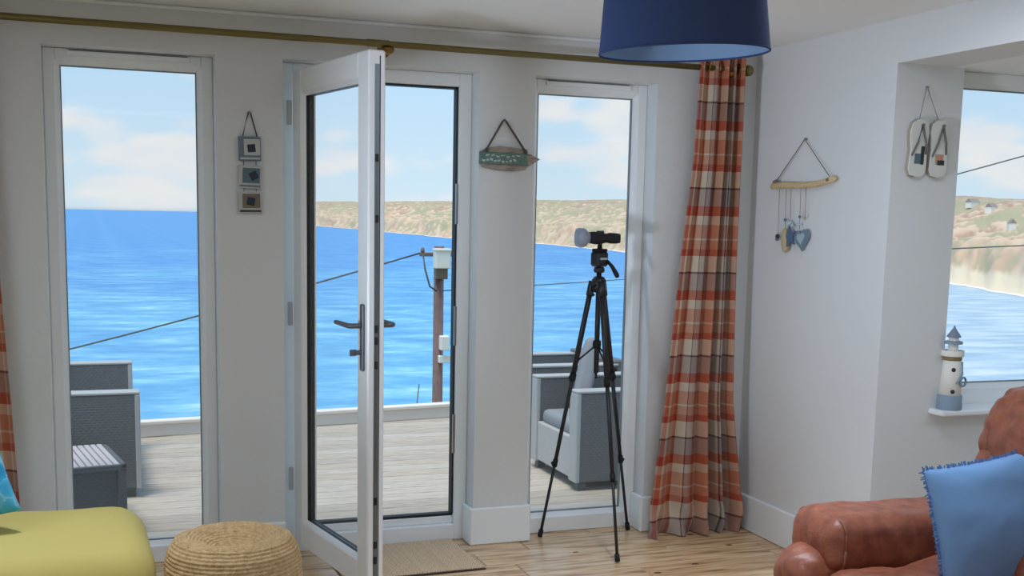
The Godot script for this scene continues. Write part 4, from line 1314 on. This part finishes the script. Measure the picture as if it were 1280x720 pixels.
# ------------------------------------------------------------------ the deck
func make_deck() -> void:
	var y := -0.05
	var d := setting("floor_deck")
	var st := begin()
	for k in 9:
		var x := -4.0 + k * 1.2
		add_box(st, Vector3(x, y - 0.2, -3.9), Vector3(x + 0.06, y - 0.026, -0.24))
	put("joist", done(st), M.pole_fitting, d)
	var shape := bev(Vector3(-4.6, -0.026, 0), Vector3(5.0, 0, 0.134), 0.005)
	var rng := RandomNumberGenerator.new()
	rng.seed = 21
	var z := -0.36
	while z > -3.75:
		put("deck_board", shape, M["deck_%d" % (rng.randi() % 3)], d, Vector3(rng.randf_range(-0.1, 0.1), y, z))
		z -= 0.145
	# low timber kerb at the outer edge, slightly askew to the house
	var dirv := Vector3(1.810 + 0.446, 0, -3.539 + 3.254).normalized()
	var ang := atan2(-dirv.z, dirv.x)
	var kerb := thing("deck_kerb", "low pale timber kerb along the seaward edge of the deck", "kerb", Vector3(0.68, y, -3.40), ang)
	for k in 4:
		put("kerb_board", bev(Vector3(-4.8 + 2.4 * k, 0.0, -0.05), Vector3(-4.8 + 2.4 * k + 2.396, 0.085, 0.0), 0.004), M.curb_wood, kerb)
		put("cap_board", bev(Vector3(-4.8 + 2.4 * k, 0.085, -0.075), Vector3(-4.8 + 2.4 * k + 2.396, 0.112, 0.018), 0.005), M.curb_wood, kerb)

	# rattan seats: arms to both sides, seat front along local +x, local z along the bench
	rattan_seat("rattan_sofa", "grey rattan two-seat sofa on the deck outside the tall window", "sofa", Vector3(-0.528, y, -1.52), 0.0, 1.38, "")
	rattan_seat("rattan_armchair", "grey rattan armchair with a leaning pad on the deck outside the narrow window", "armchair", Vector3(1.812, y, -1.755), PI, 0.735, "")
	rattan_seat("rattan_armchair", "grey rattan armchair standing farther out on the deck near the kerb", "armchair", Vector3(1.86, y, -2.86), PI, 0.735, "")
	var pad := put("seat_pad", soft(Vector3(0.10, 0.52, 0.44), 0.04, 12), M.seat_pad, null, Vector3(2.02, y + 0.555, -1.42), Vector3(-0.30, -0.35, -0.18))
	tag(pad, "pale grey cushion pad leaning upright in the rattan armchair", "cushion")

	# low table with a slatted top
	var t := thing("slatted_table", "low grey outdoor coffee table with a pale slatted top", "table", Vector3(-0.985, y, -0.985), deg_to_rad(9))
	var hx := 0.33
	var hz := 0.272
	var top := 0.35
	put("body", bev(Vector3(-hx + 0.015, 0.03, -hz + 0.015), Vector3(hx - 0.015, top - 0.03, hz - 0.015), 0.006), M.rattan_dark, t)
	for sx in [-1.0, 1.0]:
		put("top_rim", bev(Vector3(sx * (hx - 0.012) - 0.012, top - 0.034, -hz), Vector3(sx * (hx - 0.012) + 0.012, top - 0.002, hz), 0.003), M.rattan_dark, t)
		put("top_rim", bev(Vector3(-hx, top - 0.034, sx * (hz - 0.012) - 0.012), Vector3(hx, top - 0.002, sx * (hz - 0.012) + 0.012), 0.003), M.rattan_dark, t)
		for sz in [-1.0, 1.0]:
			put("leg", bev(Vector3(sx * (hx - 0.02) - 0.02, 0, sz * (hz - 0.02) - 0.02), Vector3(sx * (hx - 0.02) + 0.02, top - 0.03, sz * (hz - 0.02) + 0.02), 0.004), M.rattan_dark, t)
	var slat := bev(Vector3(-0.0125, top - 0.016, -hz + 0.012), Vector3(0.0125, top, hz - 0.012), 0.003)
	for k in 20:
		put("slat", slat, M.table_slat, t, Vector3(-hx + 0.040 + k * (2 * hx - 0.080) / 19.0, 0, 0))

func rattan_seat(called: String, label: String, cat: String, at: Vector3, turn: float, length: float, group: String) -> void:
	# local: front edge at x = 0, back towards -x; one arm at z = 0, the bench runs to -z
	var o := thing(called, label, cat, at, turn, group)
	var D := 0.72
	var H := 0.585
	var A := 0.10
	for z in [0.0, -(length - A)]:
		var arm := put("arm_panel", bev(Vector3(-D, 0.05, z - A), Vector3(0, H - 0.018, z), 0.008), M.rattan_dark, o)
		put("arm_cap", bev(Vector3(-D, H - 0.019, z - A - 0.004), Vector3(0.004, H - 0.004, z + 0.004), 0.004), M.frame_grey, arm)
		put("arm_post", bev(Vector3(-0.024, 0.05, z - A - 0.004), Vector3(0.004, H - 0.02, z + 0.004), 0.005), M.frame_grey, arm)
		for x in [-0.05, -D + 0.05]:
			put("foot", bev(Vector3(x - 0.025, 0, z - 0.075), Vector3(x + 0.025, 0.05, z - 0.025), 0.004), M.rattan_dark, arm)
	put("seat_front", bev(Vector3(-0.06, 0.06, -(length - A)), Vector3(-0.008, 0.30, -A), 0.006), M.rattan_light, o)
	put("seat_base", bev(Vector3(-D + 0.06, 0.20, -(length - A)), Vector3(-0.06, 0.29, -A), 0.006), M.rattan_dark, o)
	put("back_panel", bev(Vector3(-D - 0.05, 0.05, -length), Vector3(-D + 0.05, H + 0.02, 0), 0.01), M.rattan_dark, o)
	var n := maxi(1, int(length / 0.65))
	var w := (length - 2 * A) / n
	for k in n:
		put("seat_cushion", soft(Vector3(0.62, 0.09, w - 0.01), 0.035, 10), M.seat_pad, o, Vector3(-0.34, 0.335, -A - w * (k + 0.5)))

# ------------------------------------------------------------------ beyond: pole, wires, sea, headland
func make_beyond() -> void:
	var p := thing("utility_pole", "brown wooden utility pole with white boxes beyond the deck", "pole", Vector3(6.03, -10.0, -18.2))
	var st := begin(true)
	add_tube(st, [Vector3(-0.05, -2.0, 0.05), Vector3(0, 10.87, -0.1)], [0.125, 0.105], 16)
	put("post", done(st), M.pole_wood, p)
	var b := put("terminal_box", bev(Vector3(-0.17, 10.42, 0.02), Vector3(0.15, 10.80, 0.26), 0.02), M.pole_box, p)
	put("box_lid", bev(Vector3(-0.18, 10.78, 0.0), Vector3(0.16, 10.83, 0.28), 0.01), M.pole_box, b)
	put("bracket", bev(Vector3(-0.13, 10.2, -0.02), Vector3(0.12, 10.42, 0.16), 0.01), M.pole_fitting, p)
	put("terminal_box", bev(Vector3(-0.02, 8.72, 0.02), Vector3(0.16, 9.02, 0.22), 0.015), M.pole_box, p)
	put("bracket", bev(Vector3(-0.04, 8.45, 0.0), Vector3(0.26, 8.60, 0.16), 0.01), M.pole_box, p)
	put("cross_arm", bev(Vector3(-0.42, 10.66, -0.12), Vector3(0.36, 10.74, -0.04), 0.01), M.pole_fitting, p)
	for x in [-0.36, 0.3]:
		put("insulator", lathe([Vector2(0, 10.74), Vector2(0.04, 10.74), Vector2(0.045, 10.78), Vector2(0.03, 10.84), Vector2(0, 10.85)], 12), M.pole_fitting, p, Vector3(x, 0, -0.08))
	put("loop_cable", tube([Vector3(-0.36, 10.70, -0.05), Vector3(-0.34, 10.4, 0.05), Vector3(-0.25, 10.05, 0.1), Vector3(-0.1, 9.95, 0.1)], 0.02, 8), M.cable, p)
	var sag := func(a: Vector3, c: Vector3, drop: float) -> Array:
		var pts := []
		for k in 17:
			var t := k / 16.0
			pts.append(a.lerp(c, t) - Vector3(0, drop * 4.0 * t * (1.0 - t), 0))
		return pts
	var P0 := Vector3(5.67, 0.74, -18.3)
	var w := put("overhead_cable", tube(sag.call(P0, P0 + (Vector3(-1.287, -1.306, -20.68) - P0) * 1.7, 0.12), 0.02, 6), M.cable)
	tag(w, "dark cable sloping down from the pole across the sea", "cable")
	w = put("guy_wire", tube([Vector3(5.6, -2.0, -18.2), Vector3(5.16, -5.6, -18.0), Vector3(4.7, -9.2, -17.8)], 0.012, 6), M.cable)
	tag(w, "thin stay wire slanting down beside the wooden pole", "cable")
	w = put("overhead_cable", tube(sag.call(Vector3(6.05, -0.05, -18.2), Vector3(13.0, 0.51, -17.02), 0.03), 0.010, 6), M.cable)
	tag(w, "thin wire running from the pole behind the tripod", "cable")
	w = put("overhead_cable", tube(sag.call(Vector3(11.2, 1.72, -12.27), Vector3(22.0, 5.05, -8.83), 0.0), 0.012, 6), M.cable)
	tag(w, "upper wire rising across the sky outside the alcove window", "cable")
	w = put("overhead_cable", tube(sag.call(Vector3(11.0, 0.955, -12.24), Vector3(22.0, 1.72, -8.35), 0.0), 0.012, 6), M.cable)
	tag(w, "lower wire crossing the hillside outside the alcove window", "cable")

	# sea: paler near the house, bluer with distance, edge broken by noise
	var sea := SurfaceTool.new()
	sea.begin(Mesh.PRIMITIVE_TRIANGLES)
	sea.set_smooth_group(0)
	var tint_noise := noise(FastNoiseLite.TYPE_SIMPLEX_SMOOTH, 0.0045, 4, 66)
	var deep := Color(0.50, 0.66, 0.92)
	var rs := [0.0]
	var rr := 40.0
	while rr < 60000.0:
		rs.append(rr)
		rr *= 1.045 if rr < 4000.0 else 1.4
	var SA := 300
	var at := func(i: int, k: int) -> Vector3: return Vector3(sin(TAU * k / SA) * rs[i], 0, -cos(TAU * k / SA) * rs[i])
	for i in rs.size() - 1:
		for k in SA:
			for q in [[i, k], [i + 1, k + 1], [i, k + 1], [i, k], [i + 1, k], [i + 1, k + 1]]:
				var v: Vector3 = at.call(q[0], q[1])
				var open := smoothstep(120.0, 900.0, rs[q[0]] * (1.0 + 0.9 * tint_noise.get_noise_2d(v.x, v.z)))
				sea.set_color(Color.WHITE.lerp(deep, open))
				sea.add_vertex(v)
	sea.generate_normals()
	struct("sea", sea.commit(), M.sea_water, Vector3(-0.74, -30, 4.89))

	# hillside under the house
	st = begin(true)
	var hn := noise(FastNoiseLite.TYPE_SIMPLEX_SMOOTH, 0.12, 3, 44)
	var NX := 60
	var NZ := 50
	var hg := []
	for j in NZ + 1:
		var row := []
		for i in NX + 1:
			var x := -60.0 + 130.0 * i / NX
			var z := 40.0 - 100.0 * j / NZ
			var hgt := -0.7
			if z < -4.0:
				hgt = -0.7 - (-4.0 - z) * 0.62
			if z < -4.6:
				hgt += hn.get_noise_2d(x, z) * 0.7
			row.append(Vector3(x, maxf(hgt, -32.0), z))
		hg.append(row)
	for j in NZ:
		for i in NX:
			quad(st, hg[j][i], hg[j][i + 1], hg[j + 1][i + 1], hg[j + 1][i])
	struct("ground", done(st), M.grass_slope)

	make_headland()

func table_at(list: Array, a: float) -> float:
	if a <= list[0][0]:
		return list[0][1]
	for k in list.size() - 1:
		if a <= list[k + 1][0]:
			var t: float = (a - list[k][0]) / (list[k + 1][0] - list[k][0])
			return lerpf(list[k][1], list[k + 1][1], t)
	return list[-1][1]

func make_headland() -> void:
	# bearing from the house (degrees right of straight out) -> distance of the shore, height of the ridge
	var shore := [[6.5, 3300.0], [9.9, 3028.0], [13.6, 2157.0], [16.7, 1657.0], [21.0, 1459.0], [25.8, 1099.0], [33.0, 850.0], [40.7, 682.0], [43.9, 576.0], [60.0, 400.0], [80.0, 320.0]]
	var crest := [[6.5, 0.10], [8.0, 0.50], [9.9, 0.56], [16.7, 0.74], [25.3, 1.0], [40.7, 1.36], [43.5, 1.34], [60.0, 1.8], [80.0, 2.0]]
	var origin := Vector3(-0.74, 0, 4.89)
	var rough := noise(FastNoiseLite.TYPE_SIMPLEX_SMOOTH, 0.006, 5, 55)
	var patch := noise(FastNoiseLite.TYPE_SIMPLEX_SMOOTH, 0.008, 4, 56)
	var speck := noise(FastNoiseLite.TYPE_SIMPLEX_SMOOTH, 0.05, 3, 57)
	var st := SurfaceTool.new()
	st.begin(Mesh.PRIMITIVE_TRIANGLES)
	st.set_smooth_group(0)
	var foam := begin(true)
	var NA := 640
	var NR := 90
	var g := []
	var cols := []
	for i in NA + 1:
		var az := 6.5 + 73.5 * pow(float(i) / NA, 1.25)
		var D: float = table_at(shore, az) * (1.0 + 0.03 * rough.get_noise_1d(az * 90.0))
		var el: float = table_at(crest, az)
		var width: float = minf(900.0, 0.55 * D + 120.0)
		var row := []
		var crow := []
		for j in NR + 1:
			var s := float(j) / NR
			var r := D + width * 1.5 * s
			var ridge_r := D + width
			var ridge_h := 1.5 + tan(deg_to_rad(el)) * ridge_r + 30.0
			var f := clampf(s * 1.5, 0, 1)
			var cliff := smoothstep(0.02, 0.16, f)
			var h := 0.34 * cliff + 0.66 * smoothstep(0.05, 1.05, f)
			var pos := Vector3(sin(deg_to_rad(az)) * r, 0, -cos(deg_to_rad(az)) * r)
			var nn := rough.get_noise_2d(pos.x, pos.z)
			var n3 := speck.get_noise_2d(pos.x, pos.z)
			var y := -30.0 + ridge_h * h + (nn * 9.0 * (1.0 - f * 0.75) + n3 * 4.0 * (1.0 - f * 0.8)) * smoothstep(0.0, 0.1, f)
			if j == 0:
				y = -30.6
			pos += origin
			pos.y = y
			row.append(pos)
			# ground cover by patches: grass, heather, bare rock and sand
			var q := patch.get_noise_2d(pos.x, pos.z)
			var grass := Color(0.37, 0.35, 0.23).lerp(Color(0.48, 0.43, 0.29), 0.5 + 0.9 * q)
			var heath := Color(0.40, 0.27, 0.22)
			var rock := Color(0.52, 0.33, 0.23).lerp(Color(0.66, 0.52, 0.39), clampf(0.5 + 1.6 * n3, 0, 1))
			var c := grass.lerp(heath, smoothstep(0.0, 0.3, q + 0.7 * n3))
			var bare := smoothstep(0.10, 0.35, 0.40 - f * 0.9 + 1.1 * n3 + 0.6 * q)
			c = c.lerp(rock, bare)
			if az > 36.0 and f < 0.07:
				c = Color(0.72, 0.63, 0.48)
			crow.append(c)
		g.append(row)
		cols.append(crow)
	for i in NA:
		for j in NR:
			for k in [[i, j], [i + 1, j + 1], [i + 1, j], [i, j], [i, j + 1], [i + 1, j + 1]]:
				st.set_color(cols[k[0]][k[1]])
				st.add_vertex(g[k[0]][k[1]])
	st.generate_normals()
	var hill := struct("headland", st.commit(), M.land)
	hill.set_meta("label", "pale green and rocky headland across the bay")
	# broken water along the foot of the cliffs
	var fn := noise(FastNoiseLite.TYPE_SIMPLEX_SMOOTH, 0.9, 3, 58)
	for i in NA:
		var a: Vector3 = g[i][0]
		var b: Vector3 = g[i + 1][0]
		var ia := (origin - a)
		ia.y = 0
		var wdt := ia.length() * 0.014 * (0.6 + 1.1 * maxf(0.0, fn.get_noise_1d(i * 0.15)))
		var wdt2 := ia.length() * 0.014 * (0.6 + 1.1 * maxf(0.0, fn.get_noise_1d((i + 1) * 0.15)))
		var d := ia.normalized()
		var up := Vector3(0, 0.95, 0)
		quad(foam, a + up - d * 14.0, a + up + d * wdt, b + up + d * wdt2, b + up - d * 14.0)
	var fo := put("surf", done(foam), M.surf)
	fo.set_meta("kind", "stuff")
	tag(fo, "white surf breaking along the foot of the headland", "surf")
	# milky shallows where waves run up the beach
	var sh := begin(true)
	for i in NA:
		var a: Vector3 = g[i][0]
		var b: Vector3 = g[i + 1][0]
		var az := rad_to_deg(atan2(a.x - origin.x, -(a.z - origin.z)))
		if az < 31.5:
			continue
		var k0 := lerpf(0.99, 0.15, smoothstep(33.5, 39.0, az + 1.2 * fn.get_noise_1d(i * 0.4)))
		var az1 := rad_to_deg(atan2(b.x - origin.x, -(b.z - origin.z)))
		var k1 := lerpf(0.99, 0.15, smoothstep(33.5, 39.0, az1 + 1.2 * fn.get_noise_1d((i + 1) * 0.4)))
		var oa := Vector3(origin.x, a.y, origin.z)
		var up := Vector3(0, 0.8, 0)
		quad(sh, a + up, oa.lerp(a, k0) + up, oa.lerp(b, k1) + up, b + up)
	struct("sea_shallows", done(sh), M.shallows)
	# a few cottages on the far slope
	for hs in [[42.2, 905.0, 8.0, 0.4, "tiny white cottage between two others on the far hillside"], [43.1, 800.0, 7.0, 1.0, "tiny white cottage lowest on the far hillside, nearest the shore"], [41.4, 990.0, 9.0, 0.2, "tiny white cottage highest on the far hillside, below the ridge"]]:
		var a: float = deg_to_rad(hs[0])
		var pos: Vector3 = origin + Vector3(sin(a), 0, -cos(a)) * hs[1]
		var best := 1e9
		var gy := 0.0
		for row in g:
			for v in row:
				var dd: float = Vector2(v.x - pos.x, v.z - pos.z).length()
				if dd < best:
					best = dd
					gy = v.y
		var hse := thing("cottage", hs[4], "house", Vector3(pos.x, gy - 1.0, pos.z), hs[3], "cottages on the far hillside")
		var s: float = hs[2] * 0.6
		put("walls", bev(Vector3(-s, 0, -s * 0.5), Vector3(s, 4.6, s * 0.5), 0.05), M.house_wall, hse)
		put("roof", prism(PackedVector2Array([Vector2(-s * 0.56, 4.6), Vector2(s * 0.56, 4.6), Vector2(0, 7.4)]), s * 2.1), M.house_roof, hse, Vector3(-s * 1.05, 0, 0), Vector3(0, PI / 2, 0))

func _ready() -> void:
	make_view()
	make_materials()
	make_room()
	make_windows()
	make_door()
	make_curtains()
	make_soft()
	make_lamp()
	make_fill_lights()
	make_tripod()
	make_deck()
	make_ornaments()
	make_beyond()
